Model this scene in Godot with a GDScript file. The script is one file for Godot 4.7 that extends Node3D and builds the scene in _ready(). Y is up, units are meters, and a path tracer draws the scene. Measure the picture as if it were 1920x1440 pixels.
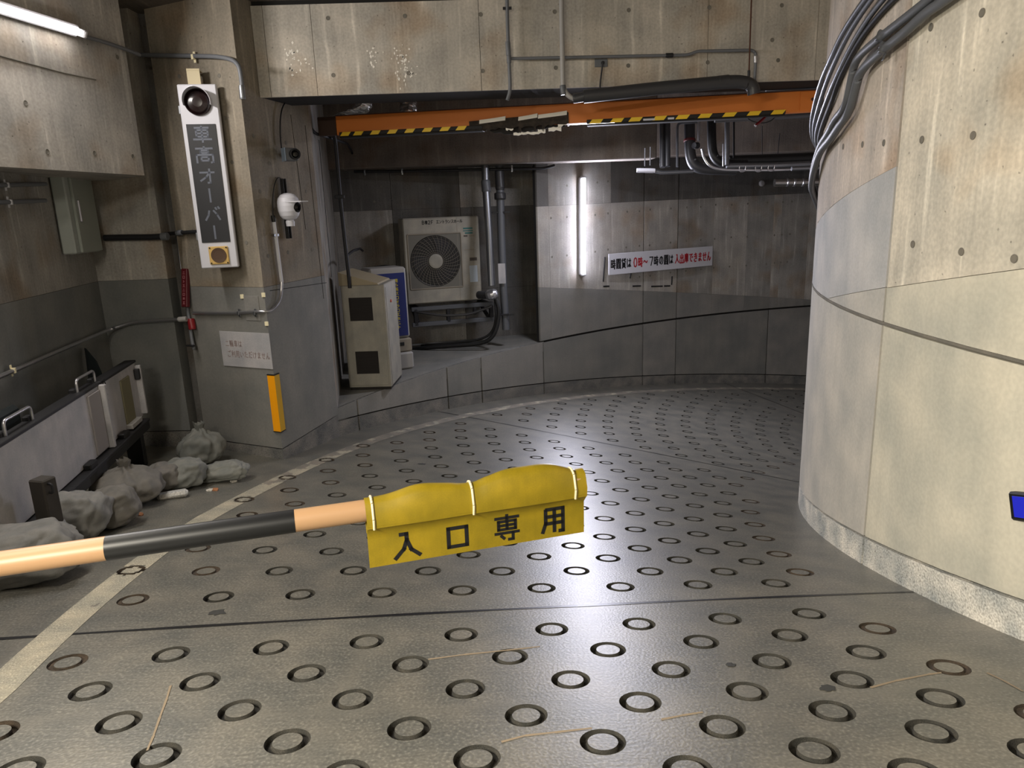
extends Node3D
# A spiral garage ramp seen from its entrance: camera, light and exposure first, then the structure, then the things.

const AX := 6.06584
const AZ := -2.52455
const R_IN := 4.587
const R_OUT := 8.125
const LEDGE := -0.06
var M := {}
var rng := RandomNumberGenerator.new()
var used := {}

# ---------------------------------------------------------------- naming and tagging
func numbered(called: String) -> String:
	var n: int = used.get(called, 0)
	used[called] = n + 1
	return called if n == 0 else "%s_%03d" % [called, n]

func tag(o: Node, label: String, category: String, group := "", kind := "") -> Node:
	o.set_meta("label", label)
	o.set_meta("category", category)
	if group != "": o.set_meta("group", group)
	if kind != "": o.set_meta("kind", kind)
	return o

func thing(called: String, label: String, category: String, at := Transform3D(), group := "", kind := "") -> Node3D:
	var o := Node3D.new()
	o.name = numbered(called)
	o.transform = at
	add_child(o)
	tag(o, label, category, group, kind)
	return o

func put(called: String, s, mat: Material, parent: Node = null, at := Transform3D()) -> MeshInstance3D:
	var o := MeshInstance3D.new()
	var mesh: Mesh = s if s is Mesh else done(s)
	o.mesh = mesh
	o.material_override = mat
	o.transform = at
	if parent == null:
		o.name = numbered(called)
		add_child(o)
	else:
		o.name = called
		parent.add_child(o, true)
	return o

# ---------------------------------------------------------------- shape helpers
func st() -> SurfaceTool:
	var s := SurfaceTool.new()
	s.begin(Mesh.PRIMITIVE_TRIANGLES)
	s.set_smooth_group(-1)
	return s

func done(s: SurfaceTool) -> ArrayMesh:
	s.generate_normals()
	return s.commit()

func tri(s: SurfaceTool, a: Vector3, b: Vector3, c: Vector3) -> void:
	s.add_vertex(a); s.add_vertex(b); s.add_vertex(c)

func quad(s: SurfaceTool, a: Vector3, b: Vector3, c: Vector3, d: Vector3) -> void:
	tri(s, a, b, c); tri(s, a, c, d)

func fr(o: Vector3, right: Vector3, up: Vector3) -> Transform3D:
	var r := right.normalized()
	var u := (up - r * up.dot(r)).normalized()
	return Transform3D(Basis(r, u, r.cross(u)), o)

func yaw_frame(o: Vector3, along: Vector3) -> Transform3D:
	return fr(o, Vector3(along.x, 0, along.z), Vector3.UP)

# a box with chamfered edges
func box(s: SurfaceTool, c: Vector3, size: Vector3, bev := 0.0, xf := Transform3D()) -> void:
	s.set_smooth_group(-1)
	var h := size * 0.5
	var b := minf(bev, minf(h.x, minf(h.y, h.z)) * 0.9)
	var pt := func(sx: float, sy: float, sz: float, ax: int) -> Vector3:
		var v := Vector3(sx * h.x, sy * h.y, sz * h.z)
		if ax != 0: v.x -= sx * b
		if ax != 1: v.y -= sy * b
		if ax != 2: v.z -= sz * b
		return xf * (c + v)
	for ax in 3:
		for sg in [-1.0, 1.0]:
			var q := []
			for k in [[-1, -1], [-1, 1], [1, 1], [1, -1]]:
				var t := [0.0, 0.0, 0.0]
				t[ax] = sg; t[(ax + 1) % 3] = k[0]; t[(ax + 2) % 3] = k[1]
				q.append(pt.call(t[0], t[1], t[2], ax))
			if sg < 0: q.reverse()
			quad(s, q[0], q[1], q[2], q[3])
	if b <= 0.0: return
	for ax in 3:      # edges along ax
		var u := (ax + 1) % 3
		var w := (ax + 2) % 3
		for k in [[-1, -1], [-1, 1], [1, 1], [1, -1]]:
			var p := []
			for e in [[-1.0, u], [1.0, u], [1.0, w], [-1.0, w]]:
				var t := [0.0, 0.0, 0.0]
				t[ax] = e[0]; t[u] = k[0]; t[w] = k[1]
				p.append(pt.call(t[0], t[1], t[2], e[1]))
			if k[0] * k[1] < 0: p.reverse()
			quad(s, p[0], p[1], p[2], p[3])
	for sx in [-1.0, 1.0]:
		for sy in [-1.0, 1.0]:
			for sz in [-1.0, 1.0]:
				var a: Vector3 = pt.call(sx, sy, sz, 0)
				var bb: Vector3 = pt.call(sx, sy, sz, 1)
				var cc: Vector3 = pt.call(sx, sy, sz, 2)
				if sx * sy * sz < 0: tri(s, a, bb, cc)
				else: tri(s, a, cc, bb)

# a lathed profile: points are (radius, height along y)
func lathe(s: SurfaceTool, prof: Array, n := 20, xf := Transform3D(), smooth := true) -> void:
	for i in prof.size() - 1:
		var p: Vector2 = prof[i]
		var q: Vector2 = prof[i + 1]
		s.set_smooth_group(i + 1 if smooth else -1)
		for k in n:
			var a := TAU * k / n
			var b := TAU * (k + 1) / n
			var A := xf * Vector3(p.x * cos(a), p.y, p.x * sin(a))
			var B := xf * Vector3(p.x * cos(b), p.y, p.x * sin(b))
			var C := xf * Vector3(q.x * cos(b), q.y, q.x * sin(b))
			var D := xf * Vector3(q.x * cos(a), q.y, q.x * sin(a))
			if q.x > 1e-5: tri(s, A, C, D)
			if p.x > 1e-5: tri(s, A, B, C)
	s.set_smooth_group(-1)

# lathe whose axis runs from a towards b
func spin(s: SurfaceTool, prof: Array, a: Vector3, axis: Vector3, n := 18, smooth := true) -> void:
	var y := axis.normalized()
	var x := (Vector3.RIGHT if absf(y.x) < 0.8 else Vector3.UP).cross(y).normalized()
	lathe(s, prof, n, Transform3D(Basis(x, y, x.cross(y)), a), smooth)

# round the corners of a path
func bend(pts: Array, rad := 0.06, n := 6) -> Array:
	var out := [pts[0]]
	for i in range(1, pts.size() - 1):
		var a: Vector3 = pts[i - 1]
		var p: Vector3 = pts[i]
		var b: Vector3 = pts[i + 1]
		var da := minf(rad, a.distance_to(p) * 0.49)
		var db := minf(rad, b.distance_to(p) * 0.49)
		var pa := p + (a - p).normalized() * da
		var pb := p + (b - p).normalized() * db
		for k in n + 1:
			var t := float(k) / n
			out.append(pa.lerp(p, t).lerp(p.lerp(pb, t), t))
	out.append(pts[pts.size() - 1])
	return out

func tube(s: SurfaceTool, pts: Array, r: float, n := 12, capped := true, flat := 1.0) -> void:
	var m := pts.size()
	var t0: Vector3 = (pts[1] - pts[0]).normalized()
	var u := t0.cross(Vector3.UP if absf(t0.y) < 0.9 else Vector3.RIGHT).normalized()
	var rings := []
	for i in m:
		var a: Vector3 = pts[maxi(i - 1, 0)]
		var b: Vector3 = pts[mini(i + 1, m - 1)]
		var t := (b - a).normalized()
		u = (u - t * u.dot(t)).normalized()
		var w := t.cross(u)
		var ring := []
		for k in n:
			var g := TAU * k / n
			ring.append(pts[i] + (u * cos(g) + w * sin(g) * flat) * r)
		rings.append(ring)
	s.set_smooth_group(1)
	for i in m - 1:
		for k in n:
			quad(s, rings[i][k], rings[i + 1][k], rings[i + 1][(k + 1) % n], rings[i][(k + 1) % n])
	s.set_smooth_group(-1)
	if capped:
		for k in range(1, n - 1):
			tri(s, rings[0][0], rings[0][k], rings[0][k + 1])
			tri(s, rings[m - 1][0], rings[m - 1][k + 1], rings[m - 1][k])

# extrude a polygon of (x, y) between z0 and z1
func prism(s: SurfaceTool, poly: Array, z0: float, z1: float, xf := Transform3D()) -> void:
	s.set_smooth_group(-1)
	var pp := PackedVector2Array(poly)
	var idx := Geometry2D.triangulate_polygon(pp)
	for i in range(0, idx.size(), 3):
		var a := pp[idx[i]]
		var b := pp[idx[i + 1]]
		var c := pp[idx[i + 2]]
		tri(s, xf * Vector3(a.x, a.y, z1), xf * Vector3(b.x, b.y, z1), xf * Vector3(c.x, c.y, z1))
		tri(s, xf * Vector3(a.x, a.y, z0), xf * Vector3(c.x, c.y, z0), xf * Vector3(b.x, b.y, z0))
	var n := pp.size()
	for i in n:
		var a := pp[i]
		var b := pp[(i + 1) % n]
		quad(s, xf * Vector3(a.x, a.y, z0), xf * Vector3(b.x, b.y, z0), xf * Vector3(b.x, b.y, z1), xf * Vector3(a.x, a.y, z1))

# a vertical slab standing on plan points (x, z), between heights
func wall_prism(s: SurfaceTool, plan: Array, y0: float, y1: float) -> void:
	prism(s, plan, y0, y1, Transform3D(Basis(Vector3.RIGHT, Vector3.BACK, Vector3.UP), Vector3.ZERO))

func pc(r: float, ph: float, y: float) -> Vector3:
	return Vector3(AX - r * cos(ph), y, AZ + r * sin(ph))

func fh(ph: float, r: float) -> float:
	return 1.09434 * ph + 0.03245 * ph * ph + (0.0327 - 0.0181 * ph) * (r - 4.88)

func on_floor(x: float, z: float) -> Vector3:
	return Vector3(x, fh(atan2(z - AZ, AX - x), Vector2(x - AX, z - AZ).length()), z)

# a curved panel between radii, angles and (linear in angle) heights; lo / hi are [at phA, at phB], plus floor height if follow
func arc_panel(s: SurfaceTool, rf: float, rb: float, pA: float, pB: float, lo: Array, hi: Array, n := 12, lo_floor := false, hi_floor := false) -> void:
	var g := []
	for i in n + 1:
		var t := float(i) / n
		var ph := lerpf(pA, pB, t)
		var y0 := lerpf(lo[0], lo[1], t) + (fh(ph, rf) if lo_floor else 0.0)
		var y1 := lerpf(hi[0], hi[1], t) + (fh(ph, rf) if hi_floor else 0.0)
		g.append([pc(rf, ph, y0), pc(rf, ph, y1), pc(rb, ph, y1), pc(rb, ph, y0)])
	for i in n:
		for k in 4:
			s.set_smooth_group(k + 1)
			quad(s, g[i][k], g[i][(k + 1) % 4], g[i + 1][(k + 1) % 4], g[i + 1][k])
	s.set_smooth_group(-1)
	quad(s, g[0][0], g[0][3], g[0][2], g[0][1])
	quad(s, g[n][0], g[n][1], g[n][2], g[n][3])

# strap or saddle clip round a pipe
func clip(parent: Node, at: Vector3, along: Vector3, up: Vector3, r: float, mat: Material) -> void:
	var s := st()
	var xf := fr(at, along, up)
	box(s, Vector3(0, 0, r * 0.35), Vector3(0.018, r * 2.3, r * 1.5), 0.002, xf)
	box(s, Vector3(0, r * 1.7, -r * 0.5), Vector3(0.018, r * 1.5, 0.004), 0.001, xf)
	box(s, Vector3(0, -r * 1.7, -r * 0.5), Vector3(0.018, r * 1.5, 0.004), 0.001, xf)
	put("clip", s, mat, parent)

func sleeve(parent: Node, called: String, a: Vector3, b: Vector3, r: float, mat: Material) -> void:
	var s := st()
	var l := a.distance_to(b)
	spin(s, [Vector2(0, 0), Vector2(r * 0.92, 0), Vector2(r, l * 0.12), Vector2(r, l * 0.88), Vector2(r * 0.92, l), Vector2(0, l)], a, b - a, 14)
	put(called, s, mat, parent)

# ---------------------------------------------------------------- lettering from strokes on a 100 x 100 grid, y down
var GL := {
	"車": [[15,12,85,12],[22,26,78,26,78,64,22,64,22,26],[22,45,78,45],[5,80,95,80],[50,2,50,98]],
	"高": [[50,0,50,12],[8,12,92,12],[30,24,70,24,70,38,30,38,30,24],[10,98,10,50,90,50,90,94,78,96],[32,64,68,64,68,84,32,84,32,64]],
	"オ": [[8,26,92,26],[64,3,64,92,48,92],[62,28,42,56,8,80]],
	"｜": [[50,6,50,94]],
	"ー": [[8,50,92,50]],
	"バ": [[34,25,27,55,8,88],[58,24,76,50,92,86],[70,5,78,19],[86,0,94,14]],
	"入": [[26,8,50,8,50,30,38,62,6,95],[50,30,64,66,95,92]],
	"口": [[12,12,88,12,88,92,12,92,12,12]],
	"専": [[5,12,95,12],[50,0,50,55],[18,25,82,25,82,55,18,55,18,25],[18,40,82,40],[4,69,96,69],[72,69,72,95,54,95],[26,77,40,91]],
	"用": [[20,8,20,60,7,96],[20,8,88,8,88,95,72,95],[20,36,88,36],[20,62,88,62],[54,8,54,96]],
	"時": [[5,15,35,15,35,80,5,80,5,15],[5,47,35,47],[66,2,66,42],[46,20,92,20],[42,42,97,42],[42,63,97,63],[78,42,78,96,64,96],[51,72,60,84]],
	"間": [[8,98,8,5,42,5,42,38,8,38],[8,21,42,21],[58,38,58,5,92,5,92,97,82,97],[58,21,92,21],[58,38,92,38],[30,52,70,52,70,92,30,92,30,52],[30,72,70,72]],
	"貸": [[28,2,8,28],[20,18,20,42],[34,20,92,13],[58,2,68,28,92,38],[78,2,86,8],[24,47,76,47,76,84,24,84,24,47],[24,59,76,59],[24,71,76,71],[38,84,12,98],[62,84,88,98]],
	"は": [[14,8,9,55,16,92],[38,27,94,27],[70,6,70,70,60,86,44,84,42,73,56,66,74,72,92,88]],
	"0": [[50,5,72,15,82,50,72,85,50,95,28,85,18,50,28,15,50,5]],
	"7": [[12,10,86,10,46,96]],
	"〜": [[6,58,22,42,38,44,62,58,78,58,94,42]],
	"の": [[54,16,47,60,30,84,14,72,11,48,28,22,56,14,82,30,88,56,76,80,54,93]],
	"出": [[50,2,50,96],[18,16,18,46,82,46,82,16],[8,58,8,96,92,96,92,58]],
	"庫": [[54,0,54,12],[14,12,95,12],[16,12,14,60,4,97],[30,25,92,25],[38,37,84,37,84,66,38,66,38,37],[38,51,84,51],[24,80,97,80],[61,18,61,98]],
	"で": [[8,18,90,13],[72,15,42,36,36,62,50,84,78,90],[70,42,76,54],[84,36,90,48]],
	"き": [[16,22,82,16],[12,43,88,36],[44,3,60,40,74,62,40,60],[30,66,20,80,36,94,72,92]],
	"ま": [[14,20,86,20],[16,42,84,42],[52,2,52,74,40,90,22,86,22,72,44,68,68,76,88,92]],
	"せ": [[4,38,96,32],[70,6,70,58,58,64],[28,10,28,76,40,90,84,90]],
	"ん": [[48,4,10,93,30,56,46,52,54,66,54,82,66,93,82,82,92,60]],
	"二": [[20,22,80,22],[6,84,94,84]],
	"輪": [[4,12,44,12],[8,26,40,26,40,60,8,60,8,26],[8,43,40,43],[2,76,46,76],[24,2,24,98],[72,2,48,32],[72,2,98,32],[60,35,84,35],[54,97,54,47,94,47,94,97],[54,69,94,69],[68,47,68,92],[81,47,81,92]],
	"ご": [[22,20,78,18,62,29],[14,66,18,86,50,93,88,86],[76,2,84,13],[90,0,97,10]],
	"利": [[44,4,10,15],[4,33,52,33],[28,10,28,96],[28,36,6,74],[28,42,50,64],[66,14,66,68],[92,4,92,94,78,96]],
	"い": [[12,16,14,66,28,87,38,70],[74,22,88,44,90,66]],
	"た": [[8,24,62,20],[34,4,26,50,8,94],[52,46,88,42],[48,70,54,89,92,89]],
	"だ": [[8,24,62,20],[34,4,26,50,8,94],[52,46,88,42],[48,70,54,89,92,89],[74,4,80,15],[90,0,96,11]],
	"け": [[14,8,8,50,16,92],[38,28,97,28],[72,4,72,60,52,96]],
	"棟": [[4,26,42,26],[24,2,24,98],[24,30,4,70],[24,40,40,56],[46,14,96,14],[52,28,90,28,90,62,52,62,52,28],[52,45,90,45],[71,2,71,98],[71,64,46,92],[71,64,97,92]],
	"エ": [[14,16,86,16],[50,16,50,84],[4,84,96,84]],
	"ン": [[10,16,34,32],[10,90,60,68,94,26]],
	"ト": [[36,4,36,96],[36,38,82,60]],
	"ラ": [[18,12,82,12],[8,38,90,38,76,72,28,96]],
	"ス": [[14,14,84,14,60,54,6,92],[56,56,94,90]],
	"ホ": [[8,28,92,28],[50,4,50,96],[26,48,10,82],[74,48,90,82]],
	"ル": [[28,12,28,50,6,90],[60,8,60,88,96,56]],
	"B": [[15,95,15,5,60,5,78,20,78,36,60,48,15,48],[60,48,84,62,84,80,64,95,15,95]],
	"2": [[14,26,30,6,66,6,84,24,78,44,14,94,88,94]],
	"F": [[18,96,18,5,84,5],[18,48,70,48]],
}

func glyph(s: SurfaceTool, ch: String, c: Vector2, w: float, h: float, pen: float, z: float) -> void:
	if not GL.has(ch): return
	for line in GL[ch]:
		var pts := []
		for i in range(0, line.size(), 2):
			pts.append(Vector2(c.x + (line[i] / 100.0 - 0.5) * w, c.y - (line[i + 1] / 100.0 - 0.5) * h))
		var closed: bool = pts[0].distance_to(pts[pts.size() - 1]) < 1e-5
		for i in pts.size() - 1:
			var a: Vector2 = pts[i]
			var b: Vector2 = pts[i + 1]
			var d: Vector2 = (b - a).normalized()
			var ea := pen * (0.5 if (i > 0 or closed) else 0.15)
			var eb := pen * (0.5 if (i < pts.size() - 2 or closed) else 0.15)
			a -= d * ea
			b += d * eb
			var n := Vector2(-d.y, d.x) * pen * 0.5
			quad(s, Vector3(a.x + n.x, a.y + n.y, z), Vector3(b.x + n.x, b.y + n.y, z), Vector3(b.x - n.x, b.y - n.y, z), Vector3(a.x - n.x, a.y - n.y, z))

func letters(parent: Node, text: String, start: Vector2, w: float, h: float, step: float, pen: float, z: float, m: Material) -> void:
	for i in text.length():
		var s := st()
		glyph(s, text[i], start + Vector2(step * i, 0), w, h, pen, z)
		put("letter", s, m, parent)

# ---------------------------------------------------------------- textures and materials
func noise(seed_: int, freq: float, oct := 4, type := FastNoiseLite.TYPE_SIMPLEX_SMOOTH) -> FastNoiseLite:
	var n := FastNoiseLite.new()
	n.seed = seed_
	n.frequency = freq
	n.noise_type = type
	n.fractal_type = FastNoiseLite.FRACTAL_FBM
	n.fractal_octaves = oct
	return n

func grey(n: FastNoiseLite, w: int, h: int) -> PackedByteArray:
	var im := n.get_seamless_image(w, h)
	im.convert(Image.FORMAT_L8)
	return im.get_data()

func stretched(n: FastNoiseLite, w: int, h: int, sw: int, sh: int) -> PackedByteArray:
	var im := n.get_seamless_image(sw, sh)
	im.convert(Image.FORMAT_L8)
	im.resize(w, h, Image.INTERPOLATE_CUBIC)
	return im.get_data()

# kind: 0 board-marked concrete, 1 smooth mortar, 2 brushed floor concrete, 3 rough curb
func concrete(kind: int, seed_: int) -> Array:
	var W := 768
	var cloud := grey(noise(seed_, 0.006, 4), W, W)
	var fine := grey(noise(seed_ + 1, 0.12, 3), W, W)
	var pits := grey(noise(seed_ + 2, 0.05, 2, FastNoiseLite.TYPE_CELLULAR), W, W)
	var streak := stretched(noise(seed_ + 3, 0.11, 3), W, W, W, 20)
	var drip := stretched(noise(seed_ + 4, 0.03, 4), W, W, W, 64)
	var stain := grey(noise(seed_ + 6, 0.004, 3), W, W)
	var lines := stretched(noise(seed_ + 5, 0.09, 3), W, W, 40, W)
	var out := PackedByteArray()
	out.resize(W * W * 3)
	var hgt := PackedByteArray()
	hgt.resize(W * W)
	for i in W * W:
		var c := cloud[i] / 255.0 - 0.5
		var f := fine[i] / 255.0 - 0.5
		var p := pits[i] / 255.0
		var v := 0.8
		var warm := 0.0
		var hh := 0.5
		if kind == 0:
			var sk := streak[i] / 255.0 - 0.5
			var dr := drip[i] / 255.0 - 0.5
			v += c * 0.17 + f * 0.11 + sk * 0.055 + dr * 0.075
			if dr > 0.24: v += (dr - 0.24) * 0.6
			var sn := stain[i] / 255.0 - 0.62
			if sn > 0.0: v -= sn * 0.25; warm = sn * 0.14
			warm += c * 0.015
			hh = 0.5 + sk * 0.3 + f * 0.25
			if p < 0.1 and f < -0.02: v -= 0.22; hh -= 0.3
		elif kind == 1:
			v += c * 0.12 + f * 0.06 + (drip[i] / 255.0 - 0.5) * 0.035
			warm = c * 0.02
			hh = 0.5 + f * 0.25 + c * 0.3
		elif kind == 2:
			var ln := lines[i] / 255.0 - 0.5
			v += c * 0.18 + f * 0.26 + ln * 0.09
			if f > 0.2: v += (f - 0.2) * 1.1
			if p < 0.07: v += 0.14
			warm = c * 0.03
			hh = 0.5 + f * 0.7 + ln * 0.25
		else:
			v += c * 0.3 + f * 0.3
			if p < 0.2: v -= 0.12
			warm = c * 0.04
			hh = 0.5 + f * 0.8 + c * 0.3
		v = clampf(v, 0.25, 1.0)
		out[i * 3] = int(clampf(v + warm, 0, 1) * 255)
		out[i * 3 + 1] = int(v * 255)
		out[i * 3 + 2] = int(clampf(v - warm, 0, 1) * 255)
		hgt[i] = int(clampf(hh, 0, 1) * 255)
	var ia := Image.create_from_data(W, W, false, Image.FORMAT_RGB8, out)
	var ih := Image.create_from_data(W, W, false, Image.FORMAT_L8, hgt)
	return [ImageTexture.create_from_image(ia), ImageTexture.create_from_image(ih)]

func mat(c: Color, rough := 0.8, metal := 0.0) -> StandardMaterial3D:
	var m := StandardMaterial3D.new()
	m.albedo_color = c
	m.roughness = rough
	m.metallic = metal
	return m

func cmat(tex: Array, c: Color, rough: float, scale: float, relief: float, off := Vector3.ZERO) -> StandardMaterial3D:
	var m := mat(c, rough)
	m.albedo_texture = tex[0]
	m.uv1_triplanar = true
	m.uv1_world_triplanar = true
	m.uv1_scale = Vector3.ONE * scale
	m.uv1_offset = off
	m.uv1_triplanar_sharpness = 4.0
	if relief > 0.0:
		m.heightmap_enabled = true
		m.heightmap_texture = tex[1]
		m.heightmap_scale = relief
	return m

func glow(c: Color, e: float) -> StandardMaterial3D:
	var m := mat(Color(0.9, 0.9, 0.9) if e > 1.0 else Color(0.02, 0.02, 0.05), 0.4)
	m.emission_enabled = true
	m.emission = c
	m.emission_energy_multiplier = e
	return m

func area_light(called: String, at: Transform3D, size: Vector2, c: Color, e: float) -> void:
	var l := AreaLight3D.new()
	l.name = called
	l.area_size = size
	l.light_color = c
	l.light_energy = e
	l.area_normalize_energy = true
	l.area_range = 30.0
	l.shadow_enabled = true
	l.transform = at
	add_child(l)

# transform whose -z looks along dir, with x along right
func facing(at: Vector3, dir: Vector3, right: Vector3) -> Transform3D:
	var z := -dir.normalized()
	var x := (right - z * right.dot(z)).normalized()
	return Transform3D(Basis(x, z.cross(x), z), at)

func _ready() -> void:
	rng.seed = 7
	camera_and_light()
	materials()
	build_floor()
	build_walls()
	build_beams()
	build_lamps()
	build_pillar_things()
	build_recess_things()
	build_left_things()
	build_height_bar()
	build_pipes()
	build_gate()
	build_small_things()

func camera_and_light() -> void:
	var cam := Camera3D.new()
	cam.name = "camera"
	cam.transform = Transform3D(Basis(Vector3(0.9993, -0.0354, 0.0086), Vector3(0.0364, 0.9711, -0.2359), Vector3(-0.0000, 0.2361, 0.9717)), Vector3(0, 1.4640, 0))
	cam.fov = 56.82
	cam.near = 0.05
	cam.far = 100.0
	add_child(cam)
	var we := WorldEnvironment.new()
	we.name = "world"
	var e := Environment.new()
	e.background_mode = Environment.BG_COLOR
	e.background_color = Color(0.02, 0.02, 0.022)
	e.tonemap_mode = Environment.TONE_MAPPER_LINEAR
	e.tonemap_exposure = 1.4
	e.sdfgi_enabled = true
	e.ssao_enabled = true
	e.ssil_enabled = true
	we.environment = e
	add_child(we)

func materials() -> void:
	var t0 := concrete(0, 11)
	var t1 := concrete(1, 31)
	var t2 := concrete(2, 51)
	var t3 := concrete(3, 71)
	M.floor = cmat(t2, Color(0.515, 0.505, 0.47), 0.38, 0.9, 0.05)
	M.floor.metallic_specular = 0.7
	M.groove = cmat(t3, Color(0.30, 0.29, 0.265), 0.9, 3.0, 0.1)
	M.groove_dirty = cmat(t3, Color(0.34, 0.29, 0.24), 0.95, 3.0, 0.2)
	M.joint = mat(Color(0.10, 0.10, 0.11), 0.35)
	M.line_worn = cmat(t2, Color(0.62, 0.59, 0.54), 0.65, 1.4, 0.1)
	M.line = cmat(t2, Color(0.78, 0.75, 0.67), 0.6, 1.4, 0.1)
	M.board_warm = cmat(t0, Color(0.92, 0.87, 0.82), 0.85, 0.5, 0.2)
	M.board_cream = cmat(t0, Color(0.985, 0.95, 0.88), 0.85, 0.5, 0.2, Vector3(0.3, 0.1, 0.2))
	M.patch_grey = cmat(t1, Color(0.90, 0.895, 0.89), 0.8, 0.6, 0.05)
	M.mortar_cream = cmat(t1, Color(0.96, 0.94, 0.87), 0.8, 0.5, 0.05, Vector3(0.2, 0.5, 0.1))
	M.mortar_pale = cmat(t1, Color(0.92, 0.90, 0.86), 0.8, 0.5, 0.05, Vector3(0.6, 0.3, 0.4))
	M.base_rough = cmat(t3, Color(0.96, 0.95, 0.92), 0.9, 1.0, 0.3)
	M.base_dark = cmat(t3, Color(0.56, 0.55, 0.53), 0.9, 1.0, 0.3)
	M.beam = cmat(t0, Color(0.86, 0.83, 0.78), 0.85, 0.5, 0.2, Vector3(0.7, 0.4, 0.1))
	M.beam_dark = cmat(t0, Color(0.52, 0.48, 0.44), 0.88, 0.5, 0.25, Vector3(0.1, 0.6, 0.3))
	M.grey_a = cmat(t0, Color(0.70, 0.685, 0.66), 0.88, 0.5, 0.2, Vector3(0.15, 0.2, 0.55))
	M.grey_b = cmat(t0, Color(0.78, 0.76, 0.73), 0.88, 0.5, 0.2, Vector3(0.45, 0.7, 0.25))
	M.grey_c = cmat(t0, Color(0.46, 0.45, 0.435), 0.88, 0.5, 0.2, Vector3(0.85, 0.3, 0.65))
	M.mortar_grey = cmat(t1, Color(0.60, 0.595, 0.575), 0.8, 0.5, 0.05, Vector3(0.1, 0.1, 0.8))
	M.mortar_grey_b = cmat(t1, Color(0.64, 0.63, 0.61), 0.8, 0.5, 0.05, Vector3(0.5, 0.8, 0.3))
	M.mortar_left = cmat(t1, Color(0.56, 0.565, 0.555), 0.85, 0.5, 0.05, Vector3(0.8, 0.2, 0.1))
	M.pillar_up = cmat(t0, Color(0.64, 0.60, 0.535), 0.85, 0.5, 0.2, Vector3(0.35, 0.9, 0.45))
	M.back = cmat(t1, Color(0.30, 0.29, 0.27), 0.95, 0.5, 0.0)
	M.gap = mat(Color(0.10, 0.095, 0.09), 0.95)
	M.tie = cmat(t1, Color(0.56, 0.54, 0.50), 0.9, 2.0, 0.0)
	M.tie_light = cmat(t1, Color(0.64, 0.60, 0.52), 0.9, 2.0, 0.0)
	M.white = mat(Color(0.80, 0.80, 0.83), 0.5)
	M.dirty_white = cmat(t1, Color(0.86, 0.85, 0.86), 0.6, 0.9, 0.0)
	M.black = mat(Color(0.045, 0.045, 0.05), 0.5)
	M.rubber = mat(Color(0.07, 0.07, 0.075), 0.65)
	M.navy = mat(Color(0.075, 0.08, 0.11), 0.4)
	M.sign_letter = mat(Color(0.37, 0.39, 0.44), 0.5)
	M.ink = mat(Color(0.05, 0.05, 0.07), 0.6)
	M.red_ink = mat(Color(0.72, 0.10, 0.16), 0.6)
	M.faded_ink = mat(Color(0.60, 0.54, 0.53), 0.7)
	M.lens = mat(Color(0.10, 0.045, 0.05), 0.22)
	M.steel = mat(Color(0.52, 0.53, 0.55), 0.38, 0.85)
	M.bright_steel = mat(Color(0.78, 0.78, 0.80), 0.28, 0.9)
	M.dark_steel = mat(Color(0.20, 0.20, 0.21), 0.55, 0.6)
	M.grey_paint = mat(Color(0.40, 0.41, 0.43), 0.5)
	M.grey_pvc = mat(Color(0.34, 0.35, 0.37), 0.45)
	M.dark_pvc = mat(Color(0.21, 0.21, 0.22), 0.42)
	M.pale_pvc = mat(Color(0.62, 0.61, 0.60), 0.5)
	M.foil = mat(Color(0.75, 0.74, 0.72), 0.22, 0.95)
	M.orange = mat(Color(0.84, 0.47, 0.15), 0.55)
	M.yellow = mat(Color(0.95, 0.78, 0.12), 0.5)
	M.guard = mat(Color(1.0, 0.66, 0.05), 0.45)
	M.guard_b = mat(Color(0.80, 0.62, 0.10), 0.5)
	M.beige = cmat(t1, Color(0.74, 0.72, 0.67), 0.55, 1.0, 0.0)
	M.beige_dark = mat(Color(0.55, 0.52, 0.47), 0.6)
	M.mesh_dark = mat(Color(0.12, 0.10, 0.09), 0.8)
	M.blue = mat(Color(0.07, 0.13, 0.40), 0.45)
	M.yellow_ink = mat(Color(0.80, 0.74, 0.25), 0.6)
	M.arm_tan = mat(Color(0.70, 0.555, 0.41), 0.42)
	M.arm_black = mat(Color(0.07, 0.075, 0.085), 0.4)
	M.vinyl = cmat(t1, Color(0.71, 0.61, 0.12), 0.42, 2.0, 0.0)
	M.zip = mat(Color(0.92, 0.88, 0.74), 0.4)
	M.bag = cmat(t1, Color(0.60, 0.595, 0.58), 0.75, 2.2, 0.1)
	M.bag_brown = cmat(t1, Color(0.54, 0.525, 0.50), 0.8, 2.2, 0.1, Vector3(0.4, 0.1, 0.7))
	M.bag_green = cmat(t1, Color(0.60, 0.605, 0.58), 0.75, 2.2, 0.1, Vector3(0.7, 0.6, 0.2))
	M.foam = mat(Color(0.97, 0.95, 0.90), 0.9)
	M.foam_dark = cmat(t3, Color(0.34, 0.30, 0.26), 0.95, 4.0, 0.6)
	M.rust = mat(Color(0.30, 0.18, 0.13), 0.8)
	M.leaf = mat(Color(0.62, 0.42, 0.28), 0.8)
	M.stone = mat(Color(0.76, 0.74, 0.70), 0.8)
	M.screen = glow(Color(0.16, 0.20, 0.92), 0.45)
	M.red_plastic = mat(Color(0.50, 0.08, 0.11), 0.4)
	M.faint_red = mat(Color(0.72, 0.48, 0.50), 0.6)
	M.lime = mat(Color(0.93, 0.91, 0.87), 0.9)
	M.crack = mat(Color(0.56, 0.50, 0.42), 0.9)
	M.teal_ink = mat(Color(0.16, 0.42, 0.42), 0.6)

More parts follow.
